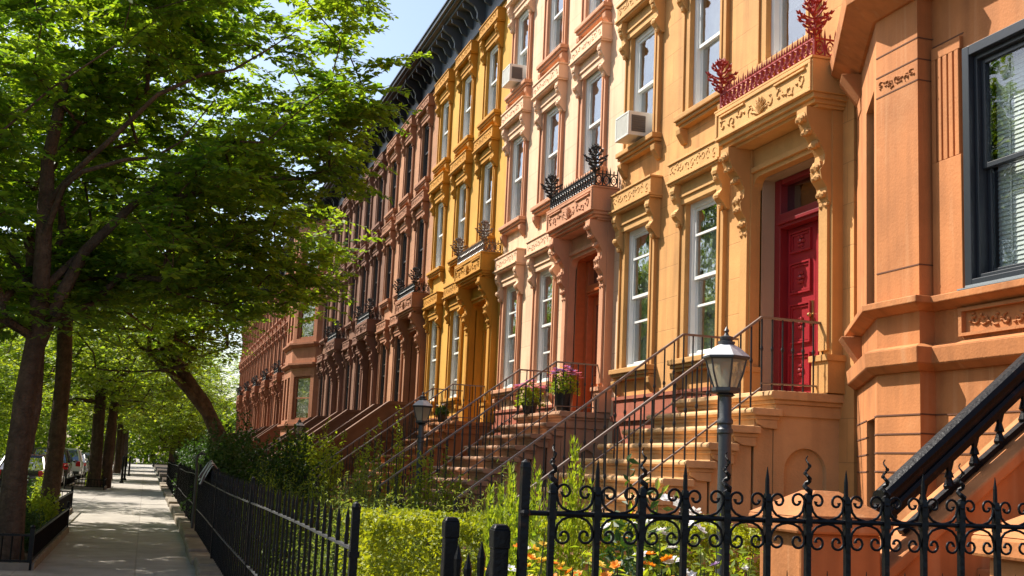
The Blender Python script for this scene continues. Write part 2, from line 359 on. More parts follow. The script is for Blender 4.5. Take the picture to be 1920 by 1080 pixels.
    for sg in (-1, 1):
        c0 = sg*(hw+.19); extrude_s(s, [(-.02,-.20),(.13,-.20),(.12,-.28),(.07,-.36),(.03,-.42),(-.02,-.42)], c0-.075, c0+.075)
    out.append(('sill', s, trim, bev, False))
    res = []
    for name, mb, mat, bv, sm in out:
        o = mb.build(name, mat, bevel=bv); res.append((name, o.data, bv)); bpy.data.objects.remove(o)
    MESH[key] = res
    return res
def window(parent, s, z, w, h, kind, trim, lintel, frame, lights=(), near=False):
    ps = window_parts(kind, w, h, trim, lintel, frame, lights)
    base = None
    for name, me, bv in ps:
        o = put(name, me, parent if base is None else base, (0, s, z) if base is None else None, bv if near else 0)
        if base is None: base = o
    return base
def wall_mesh(mb, W, H, holes, depth=.28, z0=0):
    """front sheet at x=0 with reveals round each opening"""
    ss = sorted({0, W} | {a for h in holes for a in h[:2]}); zs = sorted({z0, H} | {a for h in holes for a in h[2:]})
    for a, b in zip(ss, ss[1:]):
        for c, d in zip(zs, zs[1:]):
            if any(h[0] <= (a+b)/2 <= h[1] and h[2] <= (c+d)/2 <= h[3] for h in holes): continue
            mb.face([(0,a,c),(0,a,d),(0,b,d),(0,b,c)])
    for a, b, c, d in holes:
        mb.face([(0,a,c),(depth,a,c),(depth,a,d),(0,a,d)]); mb.face([(0,b,c),(0,b,d),(depth,b,d),(depth,b,c)])
        mb.face([(0,a,d),(depth,a,d),(depth,b,d),(0,b,d)]); mb.face([(0,a,c),(0,b,c),(depth,b,c),(depth,a,c)])
    mb.box(9.5, 9.7, 0, W, z0, H); mb.face([(0,0,z0),(9.5,0,z0),(9.5,0,H),(0,0,H)]); mb.face([(0,W,z0),(9.5,W,z0),(9.5,W,H),(0,W,H)])
def arc(cx, cy, r, a0, a1, n): return [(cx+r*cos(a0+(a1-a0)*i/n), cy+r*sin(a0+(a1-a0)*i/n)) for i in range(n+1)]

def cresting(parent, s0, s1, d, z, mat, scale=1.0):
    """pierced iron crest on a door hood with a flowered finial at each front corner"""
    m = MB()
    def run(a, b, fin):
        a = Vector(a); b = Vector(b); ln = (b-a).length; n = max(3, int(ln/.115)); u = (b-a)/n
        for zz in (.02, .215): m.bar(a+Vector((0,0,zz)), b+Vector((0,0,zz)), .018, .018)
        for i in range(n):
            c = a+u*(i+.5)+Vector((0,0,.118)); r = min(.048, u.length*.42); e = u.normalized()
            m.tube([c+e*r*cos(q*pi/4)+Vector((0,0,r*1.6*sin(q*pi/4))) for q in range(9)], .012, 4, False)
            m.tube([c+e*r*.45*cos(q*pi/3)+Vector((0,0,r*.6*sin(q*pi/3))) for q in range(7)], .007, 4, False)
            p = a+u*i; m.tube([p, p+Vector((0,0,.25)), p+Vector((0,0,.34))], [.012,.014,.001], 4)
            q = a+u*(i+.5); m.tube([q+Vector((0,0,.215)), q+Vector((0,0,.255)), q+Vector((0,0,.29))], [.007,.014,.001], 4)
    A = (-d, s0, z); B = (-d, s1, z)
    run(A, B, True); run((-.02, s0, z), A, False); run(B, (-.02, s1, z), False)
    for s in (s0, s1):
        p = Vector((-d, s, z)); m.tube([p, p+Vector((0,0,.34)), p+Vector((0,0,.58)), p+Vector((0,0,.68))], [.02,.017,.013,.002], 6)
        for zz, k, rr, el in ((.30,5,.06,.6),(.38,6,.10,.5),(.46,7,.15,.35),(.53,7,.17,.3),(.60,6,.13,.8),(.67,5,.09,1.3),(.73,4,.05,2.2)):
            for i in range(k):
                a = 2*pi*i/k+zz*9; dr = Vector((cos(a), sin(a), el)).normalized(); q = p+Vector((0,0,zz*.82)); sd = Vector((-sin(a), cos(a), 0)); e_ = q+dr*rr
                m.tube([q, q+dr*rr*.5+Vector((0,0,-.012)), e_], [.007,.010,.012], 5)
                for f_ in (-1, 0, 1): m.tube([e_, e_+(dr*.7+sd*f_*.8).normalized()*.028, e_+(dr*.5+sd*f_).normalized()*.055+Vector((0,0,.012))], [.010,.015,.002], 5)
    return m.build('cresting', mat, parent)

def rail_run(parent, s, mat_top, mat_bar, dl=.87, zl=3.33, d_end=3.62, floor=2.55, near=True):
    m = MB(); sl = .752; zend = zl-(d_end-dl)*sl
    P = [(-.02, s, zl-.01), (-dl, s, zl), (-d_end, s, zend)]
    for a, b in zip(P, P[1:]): m.bar(a, b, .042, .024)
    for a, b in ((( -.1, s, floor+.09), (-dl, s, floor+.08)), ((-dl, s, floor+.03), (-d_end, s, zend-.74))): m.bar(a, b, .026, .016)
    m.tube([(-.02, s, zl-.01), (.0, s, zl-.2), (.0, s, zl-.55)], .012, 4)
    o = m.build('railing', mat_top, parent)
    b = MB(); x = .12
    while x < d_end:
        top = zl if x < dl else zl-(x-dl)*sl
        bot = floor if x < dl else max(0.02, floor-.19*(1+int((x-.8)/.2475)))
        b.tube([(-x, s, bot), (-x, s, top)], .0105, 5); b.blob((-x, s, (top+bot)/2+.06), (.02,.02,.035), 5, 4)
        x += .1238
    b.tube([(-d_end, s, 0), (-d_end, s, zend+.02)], .026, 6)
    b.build('balusters', mat_bar, o)
    return o

def stoop(parent, mat, rail_top, rail_bar, s0=.26, s1=2.6, arch=True, near=False, face=None, solid=False):
    """masonry steps up to the parlour door; flares on the far side like the photo's"""
    m = MB(); floor = 2.55; rise = .19; run = .2475
    ov = .075                                                # overhanging nosing slabs with cove below
    extrude_s(m, [(-.05,floor-.09),(.83,floor-.09),(.86,floor-.05),(.85,floor-.01),(.83,floor),(-.05,floor)], s0-ov, s1+ov)
    hb(m, -.05, .80, s0-.035, s1+.035, floor-.135, floor-.09); hb(m, -.05, .775, s0-.01, s1+.01, floor-.26, floor-.135)
    body = MB()
    k = 0; z = floor-rise; far = s1
    while z > .05:
        far = min(s1+1.0, s1+.25+.19*k) if k < 5 else far
        d1 = .78+run*(k+1)
        last = near and z < .3
        extrude_s(m, [(d1-run-.06, z-.075),(d1+.015,z-.075),(d1+.045,z-.05),(d1+.045,z-.02),(d1+.02,z),(d1-run-.06,z)], s0-ov, far+ov)
        hb(m, d1-run-.05, d1-.008, s0-.03, far+.03, z-.115, z-.075)
        # body column beneath each tread
        hb(body, d1-run-.001*k, d1-.03, s0+.03+.0005*k, far-.02-.0005*k, 0, z-.115+.0)
        # rounded console under the tread end
        extrude_s(m, [(d1-.28,z-.115),(d1-.03,z-.115),(d1-.05,z-.16),(d1-.12,z-.20),(d1-.28,z-.21)], s0-.02, s0+.028)
        k += 1; z -= rise
    st = m.build('stoop', mat, parent, bevel=.008 if near else 0)
    # flank under the landing with its blind arch
    hb(body, .0, .775, s0+.02, s1, 0, floor-.26) if not arch else None
    if arch:
        ax, az, ar = .40, 1.72, .25; y = s0+.02
        P = arc(-ax, az, ar, 0, pi, 12)                        # (x, z)
        top = floor-.26
        ring = [(-ax+ar, .0)] + P + [(-ax-ar, .0)]
        body.face([(-ax+ar,y,0),(0,y,0),(0,y,top),(-ax+ar,y,top),(-ax+ar,y,az)])
        body.face([(-.775,y,0),(-ax-ar,y,0),(-ax-ar,y,az),(-ax-ar,y,top),(-.775,y,top)])
        for a, b in zip(P, P[1:]): body.face([(a[0],y,a[1]),(a[0],y,top),(b[0],y,top),(b[0],y,b[1])])
        for a, b in zip(ring, ring[1:]): body.face([(a[0],y,a[1]),(b[0],y,b[1]),(b[0],y+.07,b[1]),(a[0],y+.07,a[1])])
        body.face([(x,y+.07,z) for x, z in ring])
        body.box(-.775, 0, y+.08, s1, 0, top-.001)
        body.face([(-.775,y,0),(-.775,y,top),(-.775,y+.08,top),(-.775,y+.08,0)])
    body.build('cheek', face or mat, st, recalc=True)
    if solid:
        for sc in (s0+.12, s1-.1):
            w_ = MB(); extrude_s(w_, [(.02,2.2),(.02,3.15),(.86,3.15),(3.55,1.12),(3.55,.0),(3.0,.0),(.78,2.2)], sc-.11, sc+.11); extrude_s(w_, [(3.45,0),(3.45,1.35),(3.85,1.35),(3.85,0)], sc-.2, sc+.2); w_.build('balustrade', mat, st)
            w_ = MB(); extrude_s(w_, [(.02,3.15),(.02,3.24),(.9,3.24),(3.6,1.2),(3.55,1.12),(.86,3.15)], sc-.15, sc+.15); extrude_s(w_, [(3.41,1.35),(3.41,1.43),(3.65,1.52),(3.89,1.43),(3.89,1.35)], sc-.24, sc+.24); w_.build('coping', face or mat, st)
        return st
    rail_run(st, s0+.13, rail_top, rail_bar); rail_run(st, s1-.28, rail_top, rail_bar)
    return st

def doorway(parent, dc, mats, style, near=False):
    """surround, hood, recessed jambs and the door itself; dc = centre of the opening"""
    trim = mats['trim']; hw = .79; rng = random.Random(5)
    sur = MB()
    for sg in (-1, 1):
        a, b = sorted((dc+sg*hw, dc+sg*(hw+.25))); hb(sur, -.02, .13, a, b, 2.96, 5.66)
        a, b = sorted((dc+sg*(hw+.03), dc+sg*(hw+.20))); hb(sur, .10, .165, a, b, 3.02, 4.72)
        a, b = sorted((dc+sg*(hw-.03), dc+sg*(hw+.30))); hb(sur, -.02, .21, a, b, 2.56, 2.90); hb(sur, -.02, .235, a-.02, b+.02, 2.90, 2.965)
        c0 = dc+sg*(hw+.125)                                   # big leaf-carved consoles
        prof = [(-.02,5.67),(.44,5.67),(.44,5.56),(.39,5.44),(.28,5.30),(.21,5.16),(.22,5.06),(.27,4.98),(.25,4.88),(.19,4.80),(.17,4.66),(.10,4.58),(-.02,4.58)]
        extrude_s(sur, prof, c0-.105, c0+.105)
        for (d, z, r) in ((.43,5.56,.075),(.36,5.42,.06),(.27,5.28,.055),(.24,5.03,.075),(.23,4.92,.06),(.17,4.74,.065),(.13,4.62,.05)):
            sur.blob((-d, c0, z), (.05, .115, r)); sur.blob((-d-.03, c0-.05, z-.02), (.03,.035,r*.6)); sur.blob((-d-.03, c0+.05, z-.02), (.03,.035,r*.6))
    # rounded-corner head
    hb(sur, -.02, .10, dc-hw, dc+hw, 5.30, 5.66)
    for sg in (-1, 1):
        cx = dc+sg*(hw-.14); P = [(cx+sg*.14*cos(t), 5.16+.14*sin(t)) for t in [i*pi/12 for i in range(7)]] + [(dc+sg*hw, 5.302)]
        ring = [(-.098, s, z) for s, z in P]; sur.loft(ring, [(.02, s, z) for s, z in P])
    hb(sur, .10, .14, dc-hw-.0, dc+hw+.0, 5.36, 5.42)
    so = sur.build('door_surround', trim, parent, bevel=.008 if near else 0)
    h = MB(); a, b = dc-1.17, dc+1.14
    hb(h, -.02, .46, a, b, 5.80, 6.17); hb(h, -.02, .475, a-.014, b+.014, 6.17, 6.20)
    hb(h, -.02, .43, a+.03, b-.03, 5.745, 5.80); hb(h, -.02, .39, a+.07, b-.07, 5.70, 5.745); hb(h, -.02, .33, a+.10, b-.10, 5.665, 5.70)
    for (z0, z1) in ((6.12,6.165), (5.805,5.84)): hb(h, .45, .478, a+.02, b-.02, z0, z1)
    for sg in (0, 1):
        q = a+.02 if not sg else b-.07; hb(h, .45, .478, q, q+.05, 5.84, 6.12)
    hb(h, .455, .485, a+.14, dc-.36, 6.075, 6.10); hb(h, .455, .485, dc+.36, b-.14, 6.075, 6.10)
    relief(h, .459, a+.12, b-.12, 5.86, 6.09, 9, rng, .024)
    for i in range(7):
        t = (i-3)*.4; h.tube([(-.465, dc, 5.86), (-.475, dc+.10*sin(t), 5.86+.10*cos(t)), (-.47, dc+.2*sin(t), 5.86+.22*cos(t)*.95)], [.012,.02,.008], 4)
    ho = h.build('door_hood', mats.get('hood', trim), parent, bevel=.01 if near else 0)
    cresting(ho, a+.05, b-.05, .41, 6.2, mats['crest'])
    # recess lining
    j = MB(); D = .29
    hb(j, -D, -.021, dc-hw-.02, dc-hw+.012, 2.55, 5.302); hb(j, -D, -.021, dc+hw-.012, dc+hw+.02, 2.55, 5.302); hb(j, -D, -.021, dc-hw+.012, dc+hw-.012, 5.29, 5.33)
    hb(j, -D-.1, -.02, dc-hw-.02, dc+hw+.02, 2.45, 2.549)
    j.build('door_recess', mats['jamb'], so)
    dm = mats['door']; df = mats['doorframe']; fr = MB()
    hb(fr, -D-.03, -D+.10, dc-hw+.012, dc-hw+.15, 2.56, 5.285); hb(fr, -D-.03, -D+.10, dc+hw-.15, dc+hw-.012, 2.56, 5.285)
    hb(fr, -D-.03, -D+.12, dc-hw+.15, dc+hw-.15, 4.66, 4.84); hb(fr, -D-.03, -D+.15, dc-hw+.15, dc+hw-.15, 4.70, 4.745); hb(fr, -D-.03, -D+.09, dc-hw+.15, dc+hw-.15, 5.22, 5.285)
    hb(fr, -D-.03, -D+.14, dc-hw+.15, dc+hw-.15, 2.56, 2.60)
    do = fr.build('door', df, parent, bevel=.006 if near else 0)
    g = MB(); g.box(D, D+.01, dc-hw+.15, dc+hw-.15, 4.84, 5.22); g.build('transom_pane', M['doorglass'], do)
    k = MB(); k.box(D+.25, D+.27, dc-hw, dc+hw, 2.5, 5.3); k.build('interior', M['dark'], do)
    for side in (-1, 1):
        lf = MB(); a, b = sorted((dc+side*.004, dc+side*(hw-.152))); w = b-a
        if style == 'panel':
            hb(lf, -D-.05, -D-.012, a, b, 2.61, 4.655)
            zz = [2.72, 3.12, 3.24, 3.72, 3.84, 4.22, 4.34, 4.60]
            for q in range(0, 8, 2):
                z0, z1 = zz[q], zz[q+1]
                for (d1, i) in ((.02, .0), (.005, .03)):
                    t = .022
                    hb(lf, -D-.013, -D+d1, a+.08+i, a+.08+i+t, z0+i, z1-i); hb(lf, -D-.013, -D+d1, b-.08-i-t, b-.08-i, z0+i, z1-i)
                    hb(lf, -D-.013, -D+d1, a+.08+i+t, b-.08-i-t, z0+i, z0+i+t); hb(lf, -D-.013, -D+d1, a+.08+i+t, b-.08-i-t, z1-i-t, z1-i)
                c = ((a+b)/2, (z0+z1)/2)
                for i in range(6):
                    t = i*pi/3; lf.blob((D+.012-.012, c[0]+.055*cos(t), c[1]+.06*sin(t)), (.02,.03,.026), 5, 4)
                lf.blob((D-.002, c[0], c[1]), (.026,.03,.03), 6, 4)
        else:
            t = .1
            hb(lf, -D-.05, -D-.01, a, a+t, 2.61, 4.655); hb(lf, -D-.05, -D-.01, b-t, b, 2.61, 4.655); hb(lf, -D-.05, -D-.01, a+t, b-t, 2.61, 3.25); hb(lf, -D-.05, -D-.01, a+t, b-t, 4.5, 4.655)
            hb(lf, -D-.012, -D+.012, a+t+.04, b-t-.04, 2.75, 3.12)
        lo = lf.build('door_leaf', dm, do)
        if style != 'panel':
            gg = MB(); gg.box(D+.025, D+.032, a+.1, b-.1, 3.25, 4.5); gg.build('leaf_pane', M['doorglass'], do)
    kb = MB(); kb.lathe([(.0,0),(.02,.01),(.026,.03),(.02,.05),(0,.06)], 0, 0, 10)
    kn = kb.build('handle', M['brass'], do, smooth=True); kn.location = (D-.0, dc+.07, 3.55); kn.rotation_euler = (0, -pi/2, 0)
    pl = MB(); pl.box(D+.002, D+.011, dc+.035, dc+.105, 3.42, 3.72); pl.build('door_plate', M['brass'], do)
    return so

def cornice(parent, W, mat, zb=12.15, flat=False):
    m = MB()
    hb(m, -.02, .07, 0.003, W-.003, zb, zb+.10); hb(m, -.02, .05, 0.003, W-.003, zb+.10, zb+.62)
    hb(m, -.02, .62, -.0, W, zb+.80, zb+.86); hb(m, -.3, .70, .0, W, zb+.86, zb+.96); hb(m, -.3, .74, .0, W, zb+.96, zb+1.0)
    hb(m, -.02, .50, .004, W-.004, zb+.72, zb+.80)
    o = m.build('cornice', mat, parent)
    n = 12
    for i in range(n+1):
        s = .12+(W-.24)*i/n; big = i % 4 == 0; w = .10 if big else .06; key = ('bracket', big, mat.name, zb)
        if key not in MESH:
            b = MB()
            prof = [(.0,.72),(.52,.72),(.53,.62),(.42,.52),(.28,.44),(.2,.30),(.2,.16),(.1,.02),(.0,.0)] if big else [(.0,.72),(.44,.72),(.42,.60),(.24,.52),(.16,.36),(.05,.30),(0,.30)]
            extrude_s(b, [(d+.04, zb+z) for d, z in prof], -w/2, w/2)
            q = b.build('bracket', mat); MESH[key] = q.data; bpy.data.objects.remove(q)
        put('bracket', MESH[key], o, (0, s, 0))
    return o

def row_house(y0, W, mats, label, near=False, win_frame=None, wk=None, corn=True, group='row houses along the street'):
    root = empty('row_house', (7, y0, 0), label, 'row house', group)
    k = W/6.7; dc = 1.25; cols = [1.4*k, 3.63*k, 5.86*k]; fr = win_frame or M['white']
    wn = {'p': (.96, 2.16, 3.23), '2': (.94, 1.86, 6.72), '3': (.94, 1.74, 9.62)}
    holes = [(dc-.79, dc+.79, 2.5, 5.31)]
    for c in cols[1:]:
        w, h, z = wn['p']; holes.append((c-w/2, c+w/2, z, z+h)); holes.append((c-.48, c+.48, .75, 2.05))
    for c in cols:
        for q in ('2', '3'): w, h, z = wn[q]; holes.append((c-w/2, c+w/2, z, z+h))
    wm = MB(); wall_mesh(wm, W, 13.0, holes)
    wm.build('wall', mats['wall'], root)
    rf = MB(); rf.box(-.05, 9.7, 0, W, 13.002, 13.1); rf.build('roof', M['roof'], root)
    bm = MB(); z1 = 2.74                                        # painted basement storey, a little proud
    segs = [(2.62, cols[1]-.48), (cols[1]+.48, cols[2]-.48), (cols[2]+.48, W-.001)]
    for a, b in segs: hb(bm, .0, .03, a, b, .0, z1)
    for c in cols[1:]: hb(bm, .0, .03, c-.48, c+.48, 0, .75); hb(bm, .0, .03, c-.48, c+.48, 2.05, z1)
    hb(bm, .0, .075, 2.7, W-.001, z1-.33, z1-.24); hb(bm, .0, .06, 2.7, W-.001, z1, z1+.05)
    bm.build('basement', mats['base'], root)
    for i, c in enumerate(cols[1:]):
        b = MB(); b.box(.12, .16, -.48, .48, 0, .05); b.box(.12, .16, -.48, .48, 1.25, 1.3); b.box(.12,.16,-.48,-.43,.05,1.25); b.box(.12,.16,.43,.48,.05,1.25); b.box(.12,.16,-.43,.43,.63,.67)
        w_ = b.build('window', M['darkwood'], root, (0, c, .75))
        g = MB(); g.box(.138, .142, -.43, .43, .05, 1.25); g.build('pane', M['glass'], w_); d_ = MB(); d_.box(.4,.42,-.6,.6,-.1,1.4); d_.build('interior', M['dark'], w_)
        w, h, z = wn['p']; window(root, c, z, w, h, (wk or ('full','full'))[i], mats['trim'], mats['lintel'], fr, mats.get('lights', (.38,)), near)
    for q in ('2', '3'):
        for i, c in enumerate(cols):
            w, h, z = wn[q]; kind = ('half','full','short')[(i+int(q)+int(y0)) % 3]
            window(root, c, z, w, h, kind, mats['trim'], mats['lintel'], fr, (), near)
    doorway(root, dc, mats, mats['style'], near)
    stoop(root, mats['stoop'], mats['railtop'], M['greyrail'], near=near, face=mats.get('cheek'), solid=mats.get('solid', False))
    if corn: cornice(root, W, mats['corn'])
    return root

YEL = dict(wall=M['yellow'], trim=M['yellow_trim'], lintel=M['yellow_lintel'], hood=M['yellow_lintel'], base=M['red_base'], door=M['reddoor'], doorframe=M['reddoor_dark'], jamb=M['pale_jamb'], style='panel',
           crest=M['redrail'], stoop=M['yellow_stoop'], railtop=M['rail'], corn=M['cornice'], lights=(.62,))
PNK = dict(wall=M['pink'], trim=M['pink_trim'], lintel=M['pink_lintel'], hood=M['pink_trim'], base=M['red_base'], door=M['wooddoor'], doorframe=M['wooddoor'], jamb=M['wooddoor'], style='glass',
           crest=M['greyrail'], stoop=M['pink_stoop'], railtop=M['rail'], corn=M['cornice'], lights=(.5,))
OCH = dict(wall=M['ochre'], trim=M['ochre_trim'], lintel=M['ochre_trim'], base=M['ochre_stoop'], door=M['golddoor'], doorframe=M['golddoor'], jamb=M['golddoor'], style='glass',
           crest=M['rail'], stoop=M['ochre_stoop'], railtop=M['rail'], corn=M['cornice'])
BRN = dict(wall=M['brown'], trim=M['brown_trim'], lintel=M['brown_trim'], base=M['brown_stoop'], door=M['darkdoor'], doorframe=M['darkdoor'], jamb=M['brown_trim'], style='panel', solid=True,
           crest=M['greyrail'], stoop=M['brown_stoop'], railtop=M['greyrail'], corn=M['cornice2'])
DRK = dict(BRN, wall=M['dark_brown'], trim=M['dark_trim'], lintel=M['dark_trim'])
RED = dict(BRN, wall=M['red'], trim=M['red_trim'], lintel=M['red_trim'], base=M['dark_brown'])
row_house(10.8, 6.65, YEL, 'yellow brownstone house with the red door and red iron cresting over it', True, wk=('full','full'))
row_house(17.45, 6.70, PNK, 'pale peach house with salmon window trim and an orange wood door', True, wk=('half','full'))
row_house(24.15, 6.95, OCH, 'deep golden ochre house between the peach house and the brown houses', True)
row_house(31.1, 6.9, BRN, 'brown house next to the golden ochre house, with dark cornice', False, M['darkwood'])
row_house(38.0, 7.0, DRK, 'second brown house beyond the golden ochre house', False, M['darkwood'])
row_house(45.0, 7.0, DRK, 'darkest brown house, against the red house with the bay', False, M['darkwood'])
labs = ['red sandstone row house just beyond the red bay house', 'second red row house beyond the red bay house', 'third red row house beyond the red bay house', 'fourth red row house beyond the red bay house',
        'fifth red row house beyond the red bay house', 'farthest red row house, lost behind the street trees']
for i in range(6): row_house(59.0+i*7, 7.0, RED, labs[i], False, M['darkwood'])

# ------------------------------------------------------------------ bay fronted houses
def offset_path(P, d):
    """offset an open plan path to its left by d (mitred); path runs so that 'left' is out of the building"""
    out = []
    for i, p in enumerate(P):
        p = Vector(p); a = (p-Vector(P[i-1])).normalized() if i else None; b = (Vector(P[i+1])-p).normalized() if i < len(P)-1 else None
        na = Vector((a.y, -a.x)) if a else None; nb = Vector((b.y, -b.x)) if b else None
        if na is None: n = nb
        elif nb is None: n = na
        else:
            n = (na+nb).normalized(); n = n / max(.35, n.dot(na))
        out.append(p+n*d)
    return out
def band(mb, P, o0, o1, z0, z1, inner=.25):
    """course following the plan path; o0/o1 = projection at the bottom / top"""
    A = offset_path(P, o0); B = offset_path(P, o1); I = offset_path(P, -inner)
    mb.loft([(p.x, p.y, z0) for p in A]+[(p.x, p.y, z0) for p in reversed(I)], [(p.x, p.y, z1) for p in B]+[(p.x, p.y, z1) for p in reversed(I)])

def near_bay_house():
    root = empty('row_house', (0, 0, 0), 'orange sandstone bay house with the large black framed window and heavy black stair rail', 'row house', 'row houses along the street')
    F, d = 7.0, 0
    P = [(7.0,10.74),(6.1,9.05),(6.1,8.44),(6.25,8.44),(6.25,6.74),(6.1,6.74),(6.1,6.2),(7.0,6.2)]
    cx = lambda t: (7.0+(6.1-7.0)*t, 10.74+(9.05-10.74)*t)   # along the cant
    w = MB()
    band(w, P, 0, 0, 0, 1.0)
    left = [P[0], cx(.52)]; right = [cx(.90), P[1], P[2], P[3], (6.25, 8.0)]; rest = [(6.25, 6.95), P[4], P[5], P[6], P[7]]
    full_right = [cx(.90)] + P[1:]
    band(w, left, 0, 0, 1.0, 2.22); band(w, full_right, 0, 0, 1.0, 2.22)
    band(w, P, 0, 0, 2.22, 3.2)
    for q in (left, right, rest): band(w, q, 0, 0, 3.2, 5.25)
    band(w, P, 0, 0, 5.25, 12.6)
    w.box(7.0, 16.5, 3.3, 6.2, 0, 12.6); w.face([(7.0,10.74,0),(16.5,10.74,0),(16.5,10.74,12.6),(7.0,10.74,12.6)]); w.box(16.4,16.6,6.2,10.74,0,12.6)
    w.build('wall', M['bay'], root)
    r = MB(); r.box(6.0, 16.6, 3.3, 10.74, 12.601, 12.7); r.build('roof', M['roof'], root)
    # string courses, sill course, belt, grooved plinth
    for nm, rows in (('string_course', ((.03,.10,2.585,2.64),(.10,.11,2.64,2.775),(.11,.03,2.775,2.81))), ('sill_course', ((.02,.12,3.09,3.14),(.13,.13,3.14,3.20))), ('cornice', ((.03,.26,5.84,5.98),(.27,.29,5.98,6.12),(.29,.10,6.12,6.25)))):
        c = MB()
        for o0, o1, za, zb in rows: band(c, P, o0, o1, za, zb)
        c.build(nm, M['bay'], root, bevel=.008)
    JT = plain('joint_shadow', (.12,.045,.02), .9); g = MB()    # thin shadow gaps between the dressed blocks
    PI = P
    for z in (2.22, 2.06, 1.90, 1.74): 
        for q in (left, full_right): g = MB(); band(g, q, .006, .006, z, z+.012, .02); g.build('block_joint', JT, root)
    for z in (3.48, 5.10, 5.29, 5.48): 
        g = MB(); band(g, [P[1], P[2], P[3], (6.25, 8.42)], .004, .004, z, z+.011, .02); g.build('block_joint', JT, root)
    g = MB(); band(g, [(6.25,8.43),(6.25,8.02)], .004, .004, 5.40, 5.411, .02)
    g.build('block_joint', JT, root)
    # carved frieze on the pier
    rl = MB(); relief(rl, -6.1, 8.5, 9.0, 5.12, 5.27, 7, random.Random(3), .014); 
    pn = []
    o = rl.build('carving', M['bay_dark'], root)
    # sill panel with carving under the window, set in a frame
    sp = MB()
    for (a, b, z0, z1) in ((6.9,8.08,2.845,2.87),(6.9,8.08,3.045,3.07),(6.9,6.94,2.87,3.045),(8.04,8.08,2.87,3.045)): sp.box(6.205, 6.26, a, b, z0, z1)
    relief(sp, -6.245, 6.98, 8.0, 2.885, 3.03, 8, random.Random(8), .02)
    sp.build('sill_panel', M['bay_dark'], root)
    # fluted panel
    fl = MB(); a0, a1 = 8.03, 8.41; n = 5; pitch = (a1-a0)/n
    fl.box(6.215, 6.26, a0, a1, 3.2, 4.36); fl.box(6.215, 6.26, a0, a1, 5.27, 5.38)
    for i in range(n):
        fl.box(6.215, 6.26, a0+pitch*i+.022, a0+pitch*(i+1), 4.36, 5.27)
    fl.build('fluted_panel', M['bay'], root, bevel=.005)
    # front window
    ww = MB(); a, b, z0, z1 = 6.95, 8.0, 3.21, 5.25; x = 6.23
    def fr(x0, x1, t, a, b, z0, z1):
        ww.box(x0, x1, a, a+t, z0, z1); ww.box(x0, x1, b-t, b, z0, z1); ww.box(x0, x1, a+t, b-t, z1-t, z1); ww.box(x0, x1, a+t, b-t, z0, z0+t)
    fr(6.21, 6.42, .085, a, b, z0, z1); fr(6.26, 6.41, .04, a+.085, b-.085, z0+.085, z1-.085)
    fr(6.30, 6.335, .045, a+.125, b-.125, 4.2, z1-.125); fr(6.345, 6.38, .045, a+.125, b-.125, z0+.125, 4.25)
    wo = ww.build('window', M['bluegrey'], root, bevel=.006)
    g = MB(); g.box(6.315, 6.32, a+.16, b-.16, 4.24, z1-.16); g.box(6.36, 6.365, a+.16, b-.16, z0+.16, 4.21); g.build('pane', M['clearglass'], wo)
    bl = MB(); nn = 46
    for i in range(nn):
        zz = z0+.15+(z1-z0-.3)*i/nn
        bl.face([(6.44, a+.13, zz), (6.452, a+.13, zz+.0425), (6.452, b-.13, zz+.0425), (6.44, b-.13, zz)])
    for yy in (a+.4, b-.3): bl.box(6.435, 6.438, yy, yy+.02, z0+.14, z1-.14)
    bl.build('blind', M['venetian'], wo)
    k = MB(); k.box(6.9, 6.92, a-.2, b+.2, z0-.2, z1+.2); k.build('interior', M['dark'], wo)
    sl = MB(); sl.box(6.12, 6.32, a+.02, b-.02, 3.2, 3.212); sl.box(6.19, 6.3, a+.03, b-.03, 3.213, 3.245); sl.build('sill', M['greyalu'], wo)
    # tall slit windows in the canted side, parlour and basement
    for (z0, z1) in ((3.2, 5.25), (1.0, 2.22)):
        p0 = Vector(cx(.52)); p1 = Vector(cx(.90)); q = offset_path([p0, p1], -.07); m = MB()
        m.loft([(q[0].x,q[0].y,z0),(q[1].x,q[1].y,z0),(q[1].x,q[1].y,z1),(q[0].x,q[0].y,z1)], [(q[0].x+.06,q[0].y+.03,z0),(q[1].x+.06,q[1].y+.03,z0),(q[1].x+.06,q[1].y+.03,z1),(q[0].x+.06,q[0].y+.03,z1)])
        so = m.build('window', M['bluegrey'], root)
        q2 = offset_path([p0+(p1-p0)*.08, p1-(p1-p0)*.08], -.05); g = MB()
        g.face([(q2[0].x,q2[0].y,z0+.06),(q2[1].x,q2[1].y,z0+.06),(q2[1].x,q2[1].y,z1-.06),(q2[0].x,q2[0].y,z1-.06)]); g.build('pane', M['glass'], so)
    # hood over the canted window on a carved bracket
    for (t0, t1, zt) in ((.06,.26,5.84), (.06,.26,3.09)):
        b = MB(); A = [cx(t0), cx(t1)]; band(b, A, .02, .20, zt-.26, zt, .05); band(b, A, .01, .02, zt-.40, zt-.26, .05)
        b.build('bracket', M['bay_dark'], root, bevel=.01)
    # rusticated wall strip joins handled by wall; stoop with heavy black rail
    st = MB(); rise, run = .19, .245; X0 = 6.35
    yA, yB = 4.15, 5.86
    z = 2.52; k = 0
    st.box(6.3, 7.0, yA, yB, 0, 2.51)
    while z > .1:
        z -= rise; x1 = X0-run*k
        st.box(x1-run, x1, yA, yB, 0, z-.05); st.box(x1-run-.035, x1, yA, yB, z-.05, z); k += 1
    so = st.build('stoop', M['bay'], root, bevel=.012)
    ck = MB()
    def sl(x): return 1.985+(x-5.03)*.775
